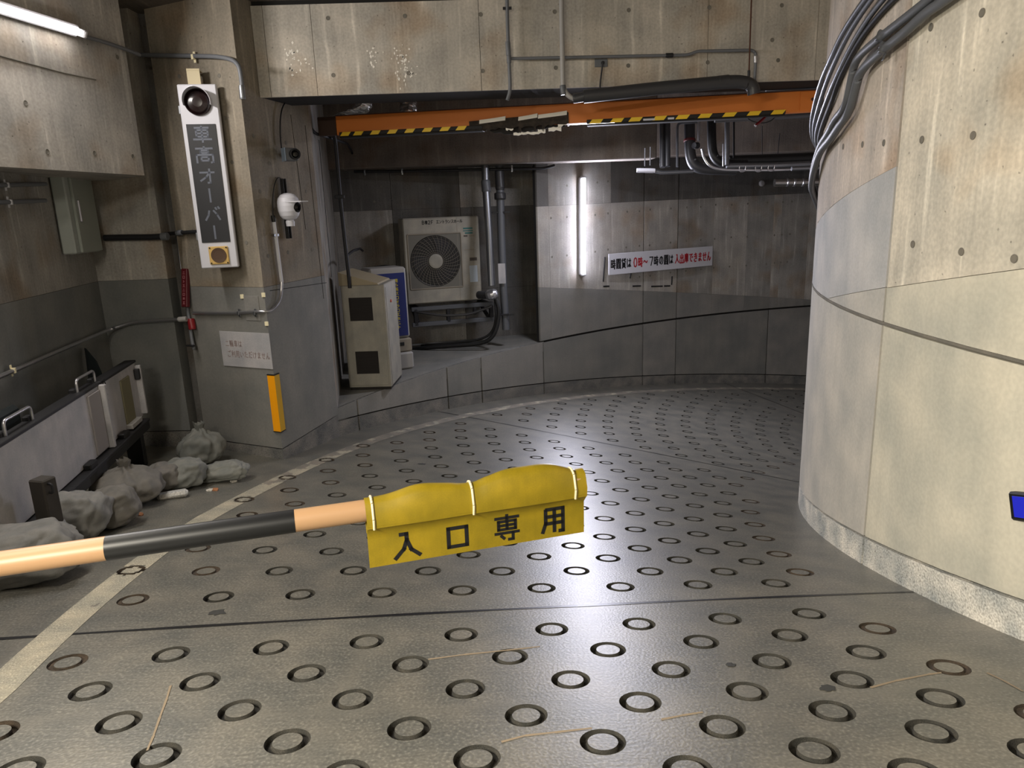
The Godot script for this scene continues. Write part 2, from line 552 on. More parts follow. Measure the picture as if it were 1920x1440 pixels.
# ================================================================ STRUCTURE
func ring_mesh(depth: float, worn: float, sd: int) -> ArrayMesh:
	var s := st()
	var n := 32
	var nz := noise(sd, 0.9, 2)
	var prof := [Vector2(RO_RING, 0.0004), Vector2(RO_RING - 0.001, -depth * 0.4), Vector2(RO_RING - 0.002, -depth), Vector2(RI_RING + 0.002, -depth), Vector2(RI_RING + 0.001, -depth * 0.4), Vector2(RI_RING, 0.0004)]
	for i in prof.size() - 1:
		var p: Vector2 = prof[i]
		var q: Vector2 = prof[i + 1]
		s.set_smooth_group(i + 1)
		for k in n:
			var P := []
			for e in [[p, k, i], [p, k + 1, i], [q, k + 1, i + 1], [q, k, i + 1]]:
				var a: float = TAU * (e[1] % n) / n
				var rim: float = 0.0 if (e[2] == 0 or e[2] == 5) else nz.get_noise_2d(cos(a) * 3.0 + e[2], sin(a) * 3.0) * worn
				P.append(Vector3((e[0].x + rim) * cos(a), e[0].y + rim * 0.6, (e[0].x + rim) * sin(a)))
			quad(s, P[0], P[3], P[2], P[1])
	return done(s)

const RO_RING := 0.055
const RI_RING := 0.0362

func floor_pt(r: float, ph: float) -> Vector3:
	return pc(r, ph, fh(ph, r))

# rows: [angle at r 6.3, tilt per metre, first radius, half pitch]; edges: angle lines [phi at r 6.3, tilt] in front of and behind the rows
func ftri(s: SurfaceTool, a: Vector3, b: Vector3, c: Vector3) -> void:
	if (a - c).cross(a - b).y > 0: tri(s, a, b, c)
	else: tri(s, a, c, b)

func fquad(s: SurfaceTool, a: Vector3, b: Vector3, c: Vector3, d: Vector3) -> void:
	ftri(s, a, b, c); ftri(s, a, c, d)

func floor_slab(parent: Node, rows: Array, first: Array, last: Array, r_out: float, rings: Array, jmin: int, jmax: int) -> MeshInstance3D:
	var s := st()
	s.set_smooth_group(0)
	var nrow := rows.size()
	var slab := MeshInstance3D.new()
	slab.name = "floor_slab"
	var bl := []           # boundaries between rows
	for b in nrow + 1:
		var A: Array
		if b == 0: A = _ext(rows[0], rows[1], -0.5)
		elif b == nrow: A = _ext(rows[nrow - 1], rows[nrow - 2], -0.5)
		else: A = _ext(rows[b - 1], rows[b], 0.5)
		bl.append(A)
	for v in nrow:
		var R: Array = rows[v]
		var js := []
		for j in range(jmin, jmax + 1):
			if posmod(j, 2) != posmod(v, 2): continue
			var rr: float = R[2] - R[3] * j
			if rr > 7.78 or rr < 4.86: continue
			js.append(j)
		for j in js:
			var outl := []
			for e in [[-1, 0], [0, 0], [1, 0], [1, 2], [1, 1], [0, 1], [-1, 1], [-1, 2]]:
				if e[1] < 2:
					var B: Array = bl[v + e[1]]
					var r: float = B[2] - B[3] * (j + e[0])
					outl.append(floor_pt(r, B[0] + B[1] * (r - 6.3)))
				else:
					var a: Vector3 = _cell(bl[v], j + e[0])
					var b: Vector3 = _cell(bl[v + 1], j + e[0])
					var mid := (a + b) * 0.5
					outl.append(on_floor(mid.x, mid.z))
			var rc: float = R[2] - R[3] * j
			var c := floor_pt(rc, R[0] + R[1] * (rc - 6.3))
			c += Vector3(rng.randf_range(-0.004, 0.004), 0, rng.randf_range(-0.004, 0.004))
			c = on_floor(c.x, c.z)
			# local frame of the floor at the ring
			var ex := (on_floor(c.x + 0.02, c.z) - c).normalized()
			var ez := (on_floor(c.x, c.z + 0.02) - c).normalized()
			var up := ez.cross(ex).normalized()
			ez = ex.cross(up).normalized()
			# start the circle at the direction of the first outline corner
			var d0: Vector3 = outl[0] - c
			var a0 := atan2(d0.dot(ez), d0.dot(ex))
			var d1: Vector3 = outl[2] - c
			var turn := 1.0 if wrapf(atan2(d1.dot(ez), d1.dot(ex)) - a0, -PI, PI) > 0 else -1.0
			var circ := []
			var inner := []
			for k in 32:
				var seg := k / 4
				var p: Vector3 = outl[seg] - c
				var q: Vector3 = outl[(seg + 1) % 8] - c
				var ap := atan2(p.dot(ez), p.dot(ex))
				var aq := ap + wrapf(atan2(q.dot(ez), q.dot(ex)) - ap, -PI, PI)
				var a := lerpf(ap, aq, (k % 4) / 4.0)
				var dir := ex * cos(a) + ez * sin(a)
				var o := c + dir * RO_RING
				circ.append(on_floor(o.x, o.z))
				o = c + dir * RI_RING
				inner.append(on_floor(o.x, o.z))
			for g in 8:
				var O: Vector3 = outl[g]
				var O2: Vector3 = outl[(g + 1) % 8]
				var k := g * 4
				ftri(s, O, circ[k], circ[k + 1]); ftri(s, O, circ[k + 1], circ[k + 2]); ftri(s, O, circ[k + 2], O2)
				ftri(s, O2, circ[k + 2], circ[k + 3]); ftri(s, O2, circ[k + 3], circ[(k + 4) % 32])
			for k in 32:
				ftri(s, c, inner[(k + 1) % 32], inner[k])
			rings.append([Transform3D(Basis(ex, up, ez), c).rotated_local(Vector3.UP, rng.randf() * TAU), rc, slab])
		# plain strips inside and outside the ringed area
		var j_lo: int = js[0] - 1
		var j_hi: int = js[js.size() - 1] + 1
		for side in 2:
			var ra: float = r_out if side == 0 else R_IN - 0.05
			var jj: int = j_lo if side == 0 else j_hi
			var prev := [_cell(bl[v], jj), _cell(bl[v + 1], jj)]
			var n := 5
			for k in range(1, n + 1):
				var cur := []
				for e in 2:
					var B: Array = bl[v + e]
					var rs: float = B[2] - B[3] * jj
					var r := lerpf(rs, ra, float(k) / n)
					cur.append(floor_pt(r, B[0] + B[1] * (r - 6.3)))
				fquad(s, prev[0], cur[0], cur[1], prev[1])
				prev = cur
	# strips up to the joints
	for side in 2:
		var B: Array = bl[0] if side == 0 else bl[nrow]
		var E: Array = first if side == 0 else last
		var n := 24
		for k in n:
			var qa := []
			for e in 2:
				var r := lerpf(R_IN - 0.05, r_out, float(k + e) / n)
				var pa: float = B[0] + B[1] * (r - 6.3)
				var pb: float = E[0] + E[1] * (r - 6.3)
				if side == 0 and first[2] > 0: pb = maxf(pb, pa)
				var m := maxi(1, int(absf(B[0] - E[0]) / 0.06))
				var line := []
				for t in m + 1: line.append(floor_pt(r, lerpf(pa, pb, float(t) / m)))
				qa.append(line)
			var mm: int = mini(qa[0].size(), qa[1].size())
			for t in mm - 1:
				fquad(s, qa[0][t], qa[1][t], qa[1][t + 1], qa[0][t + 1])
	slab.mesh = done(s)
	slab.material_override = M.floor
	parent.add_child(slab, true)
	return slab

func _ext(a: Array, b: Array, t: float) -> Array:
	var o := []
	for i in 4: o.append(a[i] + (b[i] - a[i]) * t)
	return o

func _cell(B: Array, j: int) -> Vector3:
	var r: float = B[2] - B[3] * j
	return floor_pt(r, B[0] + B[1] * (r - 6.3))

func build_floor() -> void:
	var fl := thing("floor", "sloping spiral concrete ramp floor pressed with rows of anti-slip rings", "floor", Transform3D(), "", "structure")
	var rings := []
	var T1 := [[0.0734,0.00518,7.4790,0.14967], [0.1025,0.00245,7.4790,0.14967], [0.1302,-0.00028,7.4790,0.14967], [0.1564,-0.00301,7.4790,0.14967], [0.1813,-0.00574,7.4790,0.14967], [0.2046,-0.00847,7.4790,0.14967], [0.2265,-0.01120,7.4790,0.14967], [0.2470,-0.01393,7.4790,0.14967], [0.2661,-0.01666,7.4790,0.14967]]
	var T2 := [[0.0089,0.00610,7.8198,0.15351], [-0.0263,0.00222,7.8333,0.15422], [-0.0595,-0.00093,7.8461,0.15492], [-0.0916,-0.00340,7.8583,0.15563], [-0.1235,-0.00525,7.8699,0.15634], [-0.1555,-0.00655,7.8808,0.15705], [-0.1880,-0.00734,7.8911,0.15775], [-0.2210,-0.00770,7.9008,0.15846], [-0.2547,-0.00768,7.9098,0.15917], [-0.2889,-0.00735,7.9181,0.15988], [-0.3234,-0.00676,7.9259,0.16059], [-0.3582,-0.00598,7.9330,0.16129], [-0.3930,-0.00507,7.9394,0.16200], [-0.4278,-0.00408,7.9452,0.16271], [-0.4627,-0.00308,7.9504,0.16342], [-0.4978,-0.00213,7.9549,0.16412], [-0.5333,-0.00129,7.9588,0.16483]]
	var T3 := [[-0.6133,-0.00444,6.6535,0.16555], [-0.6524,-0.00396,6.6544,0.16566], [-0.6906,-0.00347,6.6553,0.16576], [-0.7282,-0.00299,6.6563,0.16587], [-0.7652,-0.00250,6.6572,0.16598], [-0.8017,-0.00202,6.6581,0.16609], [-0.8378,-0.00153,6.6591,0.16619], [-0.8736,-0.00105,6.6600,0.16630], [-0.9093,-0.00056,6.6610,0.16641], [-0.9448,-0.00008,6.6619,0.16651], [-0.9803,0.00041,6.6628,0.16662], [-1.0159,0.00089,6.6638,0.16673], [-1.0517,0.00137,6.6647,0.16684], [-1.0878,0.00186,6.6657,0.16694], [-1.1242,0.00234,6.6666,0.16705], [-1.1612,0.00283,6.6675,0.16716]]
	var T4 := [[-1.2355,0.00000,7.5370,0.16600], [-1.2707,0.00000,7.5370,0.16600], [-1.3059,0.00000,7.5370,0.16600], [-1.3411,0.00000,7.5370,0.16600], [-1.3763,0.00000,7.5370,0.16600], [-1.4115,0.00000,7.5370,0.16600], [-1.4467,0.00000,7.5370,0.16600]]
	T1.reverse()      # slab nearest the camera, rows counted from the entrance
	var J1 := [0.0425, 0.0085, 0]
	var J2 := [-0.5828, 0.0053, 0]
	var J3 := [-1.2075, 0.005, 0]
	floor_slab(fl, T1, [0.70, 0.0, 0], J1, 9.7, rings, 0, 18)
	floor_slab(fl, T2, J1, J2, 9.7, rings, 0, 21)
	floor_slab(fl, T3, J2, J3, R_OUT + 0.05, rings, -8, 12)
	floor_slab(fl, T4, J3, [-1.95, 0.0, 0], R_OUT + 0.05, rings, -2, 16)
	var kinds := [ring_mesh(0.020, 0.0012, 3), ring_mesh(0.018, 0.002, 4), ring_mesh(0.015, 0.003, 5)]
	var shallow := ring_mesh(0.007, 0.003, 6)
	var cam := Vector3(0, 1.464, 0)
	rings.sort_custom(func(a, b): return a[0].origin.distance_to(cam) < b[0].origin.distance_to(cam))
	var rest := []
	var count := 0
	for q in rings:
		var edge: bool = q[1] > 7.35 or q[1] < 5.02
		var c: Vector3 = q[0].origin
		if c.z > -0.6:
			rest.append(q); continue
		if count >= 298:
			rest.append(q); continue
		count += 1
		put("ring_groove", shallow if edge and rng.randf() < 0.75 else kinds[rng.randi() % 3], M.groove_dirty if edge else M.groove, q[2], q[0])
	var s := SurfaceTool.new()
	for q in rest: s.append_from(kinds[1], 0, q[0])
	var far := put("ring_groove", s.commit(), M.groove, fl)
	far.set_meta("kind", "stuff")
	# sealed joints between the slabs
	for J in [J1, J2, J3]:
		var t := st()
		var n := 40
		var ro: float = 9.5 if J != J3 else R_OUT
		for k in n:
			var P := []
			for e in [[k, -1], [k + 1, -1], [k + 1, 1], [k, 1]]:
				var r := lerpf(R_IN, ro, float(e[0]) / n)
				var ph: float = J[0] + J[1] * (r - 6.3) + e[1] * (0.0085 + 0.002 * sin(r * 9.0)) / r
				P.append(floor_pt(r, ph) + Vector3(0, 0.0012, 0))
			quad(t, P[0], P[3], P[2], P[1])
		put("joint_sealant", t, M.joint, fl)
	# the pale painted line near the outer edge, missing where grooves cut it
	var ls := st()
	ls.set_smooth_group(0)
	var lw := st()
	lw.set_smooth_group(0)
	var cs := []
	for q in rings:
		if absf(q[1] - 7.7) < 0.3: cs.append(Vector2(q[0].origin.x, q[0].origin.z))
	var nn := 900
	var wn := noise(91, 2.2, 3)
	for k in nn:
		var p0 := lerpf(0.62, -1.45, float(k) / nn)
		var p1 := lerpf(0.62, -1.45, float(k + 1) / nn)
		var near := []
		var mid := pc(_line_r(p0), p0, 0)
		for c in cs:
			if Vector2(mid.x, mid.z).distance_to(c) < 0.13: near.append(c)
		for w in 10:
			var a := _line_r(p0) - 0.055 + 0.011 * w
			var m := pc(a + 0.0055, (p0 + p1) * 0.5, 0)
			var hit := false
			for c in near:
				var d := Vector2(m.x, m.z).distance_to(c)
				if d < RO_RING + 0.003 and d > RI_RING - 0.003: hit = true
			if hit: continue
			var up := Vector3(0, 0.0015, 0)
			var worn: bool = wn.get_noise_2d(m.x * 2.0, m.z * 2.0) + smoothstep(-0.05, -0.4, p0) * 0.9 > 0.62
			fquad(lw if worn else ls, floor_pt(a, p0) + up, floor_pt(_line_r(p1) - 0.055 + 0.011 * w, p1) + up, floor_pt(_line_r(p1) - 0.044 + 0.011 * w, p1) + up, floor_pt(a + 0.011, p0) + up)
	put("lane_line", ls, M.line, fl)
	put("worn_lane_line", lw, M.line_worn, fl)
	# pale scuffs and thin cracks in the surface
	for q in [[Vector3(-1.0037, 0.1851, -1.7718), Vector3(-0.9807, 0.1953, -1.7025), Vector3(-0.9537, 0.2091, -1.6097), Vector3(-0.9277, 0.2218, -1.5251), Vector3(-0.9117, 0.2312, -1.4629)], [Vector3(-0.2837, 0.1551, -1.8935), Vector3(-0.1773, 0.1491, -1.9198), Vector3(-0.0466, 0.1433, -1.9422), Vector3(0.0568, 0.1381, -1.9630)], [Vector3(-0.0567, 0.2308, -1.4489), Vector3(0.0012, 0.2267, -1.4722), Vector3(0.0731, 0.2252, -1.4812), Vector3(0.1657, 0.2231, -1.4938)], [Vector3(0.9244, 0.1978, -1.6378), Vector3(1.0106, 0.1914, -1.6704), Vector3(1.1176, 0.1858, -1.6994), Vector3(1.1554, 0.1846, -1.7058)], [Vector3(0.3419, 0.2186, -1.5202), Vector3(0.3990, 0.2157, -1.5362), Vector3(0.4532, 0.2137, -1.5476)], [Vector3(1.2724, 0.1883, -1.6940), Vector3(1.2826, 0.1992, -1.6466), Vector3(1.2881, 0.2144, -1.5807)]]:
		var cr := st()
		for i in q.size() - 1:
			var a: Vector3 = q[i]
			var b: Vector3 = q[i + 1]
			var side := (b - a).cross(Vector3.UP).normalized() * 0.0035
			var lift := Vector3(0, 0.0016, 0)
			fquad(cr, a - side + lift, b - side * 0.7 + lift, b + side * 0.7 + lift, a + side + lift)
		put("surface_crack", cr, M.crack, fl)
	var under := st()
	var m := 60
	for k in m:
		var a := lerpf(0.72, -2.0, float(k) / m)
		var b := lerpf(0.72, -2.0, float(k + 1) / m)
		for half in 2:
			var r0 := 4.4 if half == 0 else 7.0
			var r1 := 7.0 if half == 0 else 9.9
			quad(under, floor_pt(r0, a) - Vector3(0, 0.06, 0), floor_pt(r1, a) - Vector3(0, 0.06, 0), floor_pt(r1, b) - Vector3(0, 0.06, 0), floor_pt(r0, b) - Vector3(0, 0.06, 0))
	put("subbase", under, M.back, fl)

func _line_r(ph: float) -> float:
	return clampf(lerpf(7.60, 7.74, clampf((0.1 - ph) / 0.22, 0, 1)) + 0.075 * smoothstep(-0.12, -0.45, ph), 7.5, 7.82)

func tie(parent: Node, at: Vector3, normal: Vector3, light := false) -> void:
	var up := Vector3.UP
	var x := up.cross(normal).normalized()
	put("tie_hole", M.tie_mesh, M.tie_light if light else M.tie, parent, Transform3D(Basis(x, normal.cross(x), normal), at))

func to_axis(p: Vector3) -> Vector3:
	return Vector3(AX - p.x, 0, AZ - p.z).normalized()

func build_walls() -> void:
	var s := st()
	lathe(s, [Vector2(0.0135, 0.0), Vector2(0.0130, 0.0012), Vector2(0.0108, 0.0012), Vector2(0.0095, 0.0003), Vector2(0.0, 0.0003)], 16, Transform3D(Basis(Vector3.RIGHT, Vector3.BACK, Vector3.DOWN), Vector3.ZERO))
	M.tie_mesh = done(s)
	# ---- the round inner core wall
	var wi := thing("wall_inner", "round pale concrete core wall on the inside of the ramp", "wall", Transform3D(), "", "structure")
	s = st()
	arc_panel(s, R_IN - 0.022, R_IN - 0.25, 0.75, -2.3, [-0.3, -0.3], [3.2, 3.2], 60, true)
	put("wall_core", s, M.gap, wi)
	var g := 0.0018
	var pj := -0.0587
	for seg in [[0.75, pj + g, 14], [pj - g, -2.3, 40]]:
		s = st(); arc_panel(s, R_IN, R_IN - 0.023, seg[0], seg[1], [-0.05, -0.05], [0.122, 0.122], seg[2], true, true)
		put("base_course", s, M.base_rough, wi)
		s = st(); arc_panel(s, R_IN, R_IN - 0.023, seg[0], seg[1], [0.133, 0.133], [0.969, 0.969], seg[2], true)
		put("wall_panel", s, M.mortar_cream if seg[0] > 0 else M.mortar_pale, wi)
	var l1 := func(p: float) -> float: return 1.168 + 0.83 * p
	var l2 := func(p: float) -> float: return 1.627 + 0.84 * p
	s = st(); arc_panel(s, R_IN, R_IN - 0.023, 0.75, pj + g, [0.986, 0.986], [l1.call(0.75), l1.call(pj)], 14)
	put("wall_panel", s, M.mortar_cream, wi)
	s = st(); arc_panel(s, R_IN, R_IN - 0.023, 0.75, pj + g, [l1.call(0.75) + 0.002, l1.call(pj) + 0.002], [3.2, 3.2], 14)
	put("wall_panel", s, M.board_cream, wi)
	s = st(); arc_panel(s, R_IN, R_IN - 0.023, pj - g, -0.218, [0.986, 0.986], [l1.call(pj), l1.call(-0.218)], 8)
	put("wall_panel", s, M.mortar_pale, wi)
	s = st(); arc_panel(s, R_IN, R_IN - 0.023, pj - g, -0.218, [l1.call(pj) + 0.002, l1.call(-0.218) + 0.002], [l2.call(pj), l2.call(-0.218)], 8)
	put("wall_panel", s, M.patch_grey, wi)
	s = st(); arc_panel(s, R_IN, R_IN - 0.023, -0.218, -0.74, [0.986, 0.986], [l2.call(-0.218), l2.call(-0.74)], 12)
	put("wall_panel", s, M.patch_grey, wi)
	for seg in [[pj - g, -0.165], [-0.1655, -0.235], [-0.2355, -0.74]]:
		s = st(); arc_panel(s, R_IN, R_IN - 0.023, seg[0], seg[1], [l2.call(seg[0]) + 0.002, l2.call(seg[1]) + 0.002], [3.2, 3.2], 10)
		put("wall_panel", s, M.board_warm, wi)
	s = st(); arc_panel(s, R_IN, R_IN - 0.023, -0.74, -2.3, [0.986, 0.986], [3.2, 3.2], 26)
	put("wall_panel", s, M.board_warm, wi)
	# slim sealant bead along the level joint
	s = st(); arc_panel(s, R_IN + 0.003, R_IN - 0.012, 0.75, -2.3, [0.9755, 0.9755], [0.9855, 0.9855], 60)
	put("joint_bead", s, M.tie, wi)
	for p in [Vector3(1.4808, 2.0044, -2.3706), Vector3(1.4798, 2.0270, -2.6427), Vector3(1.4816, 1.6454, -2.3491), Vector3(1.4795, 1.6591, -2.6317), Vector3(1.5211, 1.6869, -3.1504), Vector3(1.4957, 1.6740, -2.9244), Vector3(1.5689, 1.7005, -3.4322), Vector3(1.4793, 1.2960, -2.6252), Vector3(1.4818, 1.2843, -2.3429), Vector3(1.4966, 1.2759, -2.1145), Vector3(1.5382, 1.9605, -3.2637)]:
		tie(wi, p, -to_axis(p))

	# ---- the curved outer wall
	var wo := thing("wall_outer", "curved grey concrete outer wall of the ramp behind the ledge", "wall", Transform3D(), "", "structure")
	s = st(); arc_panel(s, R_OUT + 0.024, R_OUT + 0.3, -0.355, -2.1, [-0.4, -0.4], [LEDGE - 0.02, LEDGE - 0.02], 50, true)
	put("wall_core", s, M.gap, wo)
	s = st(); arc_panel(s, R_OUT + 0.024, R_OUT + 0.06, -0.792, -2.1, [LEDGE - 0.03, LEDGE - 0.03], [3.0, 3.0], 40)
	put("wall_core", s, M.gap, wo)
	var cuts := [-0.375, -0.4265, -0.5954, -0.6647, -0.797, -1.0164, -1.0894, -1.288, -1.6, -2.1]
	for i in cuts.size() - 1:
		var a: float = cuts[i] - 0.0013
		var b: float = cuts[i + 1] + 0.0013
		var n := maxi(4, int(absf(b - a) / 0.02))
		if cuts[i + 1] != -0.797:
			pass
		s = st(); arc_panel(s, R_OUT, R_OUT + 0.025, a, b, [-0.05, -0.05], [0.126, 0.126], n, true, true)
		put("base_course", s, M.base_dark, wo)
		var top := LEDGE if b > -0.8 else LEDGE - 0.012
		s = st(); arc_panel(s, R_OUT, R_OUT + 0.025, a, b, [0.139, 0.139], [top, top], n, true)
		put("wall_panel", s, [M.mortar_grey, M.mortar_grey_b][i % 2], wo)
	var lo := LEDGE + 0.015
	var l3 := func(p: float) -> float: return maxf(0.587 + 0.96 * (p + 0.797), lo + 0.004)
	var up := [-0.792, -0.8155, -0.946, -1.0164, -1.0894, -1.165, -1.235, -1.288, -1.305, -1.36, -1.45, -1.7, -2.1]
	var tone := [M.grey_b, M.grey_b, M.grey_b, M.grey_b, M.grey_a, M.grey_b, M.grey_a, M.grey_b, M.grey_a, M.grey_b, M.grey_a, M.grey_a]
	for i in up.size() - 1:
		var real: bool = i == 2 or i == 3
		var real_before: bool = i == 3 or i == 4
		var a: float = up[i] - (0.0013 if real_before else 0.00015)
		var b: float = up[i + 1] + (0.0013 if real else 0.00015)
		var n := maxi(3, int(absf(b - a) / 0.02))
		if l3.call(a) > lo + 0.01:
			s = st(); arc_panel(s, R_OUT, R_OUT + 0.025, a, b, [lo, lo], [l3.call(a), l3.call(b)], n)
			put("wall_panel", s, M.mortar_grey_b if i % 3 else M.mortar_grey, wo)
		s = st(); arc_panel(s, R_OUT, R_OUT + 0.025, a, b, [l3.call(a) + 0.0015, l3.call(b) + 0.0015], [1.508 + 0.11 * (-a - 0.81), 1.508 + 0.11 * (-b - 0.81)], n)
		put("wall_panel", s, tone[i], wo)
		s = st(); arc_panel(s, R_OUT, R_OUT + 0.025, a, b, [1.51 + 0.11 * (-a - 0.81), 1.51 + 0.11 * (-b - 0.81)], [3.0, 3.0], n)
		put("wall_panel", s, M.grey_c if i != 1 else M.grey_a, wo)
	for p in [Vector3(2.8760, 1.4537, -9.9963), Vector3(3.1271, 1.4458, -10.0986), Vector3(3.3791, 1.4522, -10.1916), Vector3(3.6911, 1.4569, -10.2939), Vector3(3.9361, 1.4564, -10.3646), Vector3(4.0794, 1.4592, -10.4022), Vector3(2.8761, 0.9954, -9.9964), Vector3(3.1376, 1.0041, -10.1027), Vector3(3.3926, 0.9992, -10.1964), Vector3(3.8274, 1.0015, -10.3343), Vector3(3.9467, 1.0036, -10.3675), Vector3(4.0744, 1.0056, -10.4009), Vector3(2.8735, 0.6008, -9.9953), Vector3(3.1292, 0.5986, -10.0994), Vector3(3.3950, 0.5968, -10.1972), Vector3(3.7216, 0.6001, -10.3032), Vector3(3.8502, 0.6080, -10.3408), Vector3(3.9533, 0.6100, -10.3693), Vector3(4.0564, 0.6121, -10.3963), Vector3(0.5221, 1.3726, -8.4633), Vector3(0.7233, 1.3762, -8.6450), Vector3(1.0966, 1.3863, -8.9518), Vector3(1.2724, 1.3989, -9.0839), Vector3(1.5433, 1.4087, -9.2735), Vector3(1.7205, 1.4091, -9.3890), Vector3(1.8768, 1.4238, -9.4855), Vector3(2.1875, 1.4271, -9.6632), Vector3(2.4308, 1.4329, -9.7902), Vector3(2.6445, 1.4329, -9.8932), Vector3(0.5248, 0.9260, -8.4658), Vector3(0.7151, 0.9276, -8.6378), Vector3(1.0928, 0.9414, -8.9488), Vector3(1.2707, 0.9543, -9.0827), Vector3(1.5293, 0.9627, -9.2642), Vector3(1.7239, 0.9701, -9.3912), Vector3(1.8743, 0.9674, -9.4840), Vector3(2.1882, 0.9831, -9.6636), Vector3(2.4341, 0.9903, -9.7918), Vector3(2.6583, 0.9924, -9.8996), Vector3(0.7300, 1.7361, -8.6508), Vector3(1.1286, 1.7710, -8.9764), Vector3(1.2739, 1.7827, -9.0850), Vector3(1.8644, 1.8042, -9.4780), Vector3(1.8870, 0.5694, -9.4916), Vector3(2.1960, 0.5858, -9.6679), Vector3(2.4362, 0.5886, -9.7928), Vector3(2.6708, 0.5930, -9.9053), Vector3(1.7271, 0.5698, -9.3932)]:
		tie(wo, p, to_axis(p))
	# marker strokes left on the wall under the notice
	s = st()
	for q in [[Vector3(1.2254, 0.8651, -9.0488), Vector3(1.2013, 0.5605, -9.0309)], [Vector3(1.6005, 0.6299, -9.3110), Vector3(1.5851, 0.5624, -9.3009)], [Vector3(1.2009, 0.5000, -9.0306), Vector3(1.2841, 0.4941, -9.0919)], [Vector3(1.6249, 0.4579, -9.3271), Vector3(1.7439, 0.4493, -9.4033)], [Vector3(1.9048, 0.4264, -9.5018), Vector3(2.0759, 0.4137, -9.6010)], [Vector3(2.1005, 0.4128, -9.6149), Vector3(2.1912, 0.4066, -9.6648)], [Vector3(2.2217, 0.5336, -9.6813), Vector3(2.2157, 0.4189, -9.6781)]]:
		tube(s, [q[0], q[1]], 0.010, 6, true)
	put("marker_stroke", s, M.ink, wo)

	# ---- ledge in the recess and its walls
	s = st()
	var plan := []
	for k in 25:
		var ph := lerpf(-0.357, -0.80, k / 24.0)
		var p := pc(R_OUT + 0.01, ph, 0)
		plan.append(Vector2(p.x, p.z))
	plan.append(Vector2(0.400, -9.000))
	plan.append(Vector2(-1.950, -8.300))
	wall_prism(s, plan, LEDGE - 0.12, LEDGE)
	tag(put("ledge", s, M.mortar_grey), "level grey concrete ledge in the dark recess carrying the cabinet", "ledge", "", "structure")
	var wr := thing("wall_recess", "dark concrete back and side walls of the recess behind the air conditioner", "wall", Transform3D(), "", "structure")
	s = st(); wall_prism(s, [Vector2(-1.441, -5.634), Vector2(-1.950, -8.300), Vector2(-2.3, -8.35), Vector2(-1.85, -5.6)], LEDGE - 0.1, 3.0)
	put("side_wall", s, M.grey_a, wr)
	var xa := Vector2(-1.950, -8.300)
	var xb := Vector2(0.400, -9.000)
	var nrm := Vector2(xb.y - xa.y, xa.x - xb.x).normalized()
	s = st(); wall_prism(s, [xa - (xb - xa) * 0.1 + nrm * 0.02, xb + (xb - xa) * 0.1 + nrm * 0.02, xb + (xb - xa) * 0.1 + nrm * 0.3, xa + nrm * 0.3], LEDGE - 0.1, 3.0)
	put("back_wall", s, M.gap, wr)
	var tt := [0.0, 0.27, 0.60, 1.06]
	for i in 3:
		for k in 3:
			var hh: Array = [[LEDGE, 0.55], [0.552, 1.53], [1.532, 2.4]][k]
			s = st(); wall_prism(s, [xa.lerp(xb, tt[i] + 0.001), xa.lerp(xb, tt[i + 1] - 0.001), xa.lerp(xb, tt[i + 1] - 0.001) + nrm * 0.021, xa.lerp(xb, tt[i] + 0.001) + nrm * 0.021], hh[0], hh[1])
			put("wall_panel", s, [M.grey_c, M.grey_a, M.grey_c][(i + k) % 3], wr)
	for p in [Vector3(-1.4278, 2.0856, -8.4535), Vector3(-0.9115, 2.0781, -8.6073), Vector3(-0.8775, 1.7493, -8.6174), Vector3(-1.5032, 1.6297, -8.4310), Vector3(-1.4151, 1.7930, -8.4572)]: tie(wr, p, Vector3(-nrm.x, 0, -nrm.y))

	# ---- the free-standing wall end that carries the warning sign
	var wp := thing("wall_pillar", "angled concrete wall pier carrying the tall black and white sign", "wall", Transform3D(), "", "structure")
	var pp := [Vector2(-2.311, -5.098), Vector2(-1.639, -4.784), Vector2(-1.441, -5.634), Vector2(-1.86, -5.72), Vector2(-2.25, -5.45)]
	var inset := []
	for q in pp: inset.append(q.lerp(Vector2(-1.85, -5.25), 0.03))
	s = st(); wall_prism(s, inset, -0.5, 2.9); put("pier_core", s, M.gap, wp)
	s = st(); wall_prism(s, pp, -0.6, -0.115); put("base_course", s, M.base_dark, wp)
	s = st(); wall_prism(s, pp, -0.107, 1.028); put("mortar_face", s, M.mortar_grey, wp)
	s = st(); wall_prism(s, pp, 1.03, 2.9); put("board_face", s, M.pillar_up, wp)
	for p in [Vector3(-1.7841, 2.3653, -4.8507), Vector3(-2.0989, 2.3982, -4.9978), Vector3(-1.7790, 2.1127, -4.8483), Vector3(-1.7676, 1.8399, -4.8430), Vector3(-1.7316, 1.3248, -4.8262)]: tie(wp, p, Vector3(-0.423, 0, 0.906))
	for p in [Vector3(-1.6183, 1.9986, -4.8686), Vector3(-1.5826, 1.8382, -5.0216), Vector3(-1.6168, 1.6511, -4.8749), Vector3(-1.4767, 1.6623, -5.4764), Vector3(-1.5562, 1.2387, -5.1349), Vector3(-1.4765, 1.2370, -5.4770), Vector3(-1.6152, 1.2298, -4.8818), Vector3(-1.5267, 1.9879, -5.2617)]: tie(wp, p, Vector3(0.974, 0, 0.227))
	for q in [[Vector3(-1.4580, 2.1357, -5.5590), Vector3(-1.4521, 0.8516, -5.5841)], [Vector3(-1.5025, 2.1876, -5.3680), Vector3(-1.4918, 1.3891, -5.4136)], [Vector3(-1.4131, 2.0511, -5.7515), Vector3(-1.4140, 1.0019, -5.7478)], [Vector3(-1.6222, 0.9992, -4.8541), Vector3(-1.4364, 0.9694, -5.6518)]]:
		s = st(); tube(s, q, 0.0022, 5); put("form_seam", s, M.gap, wp)
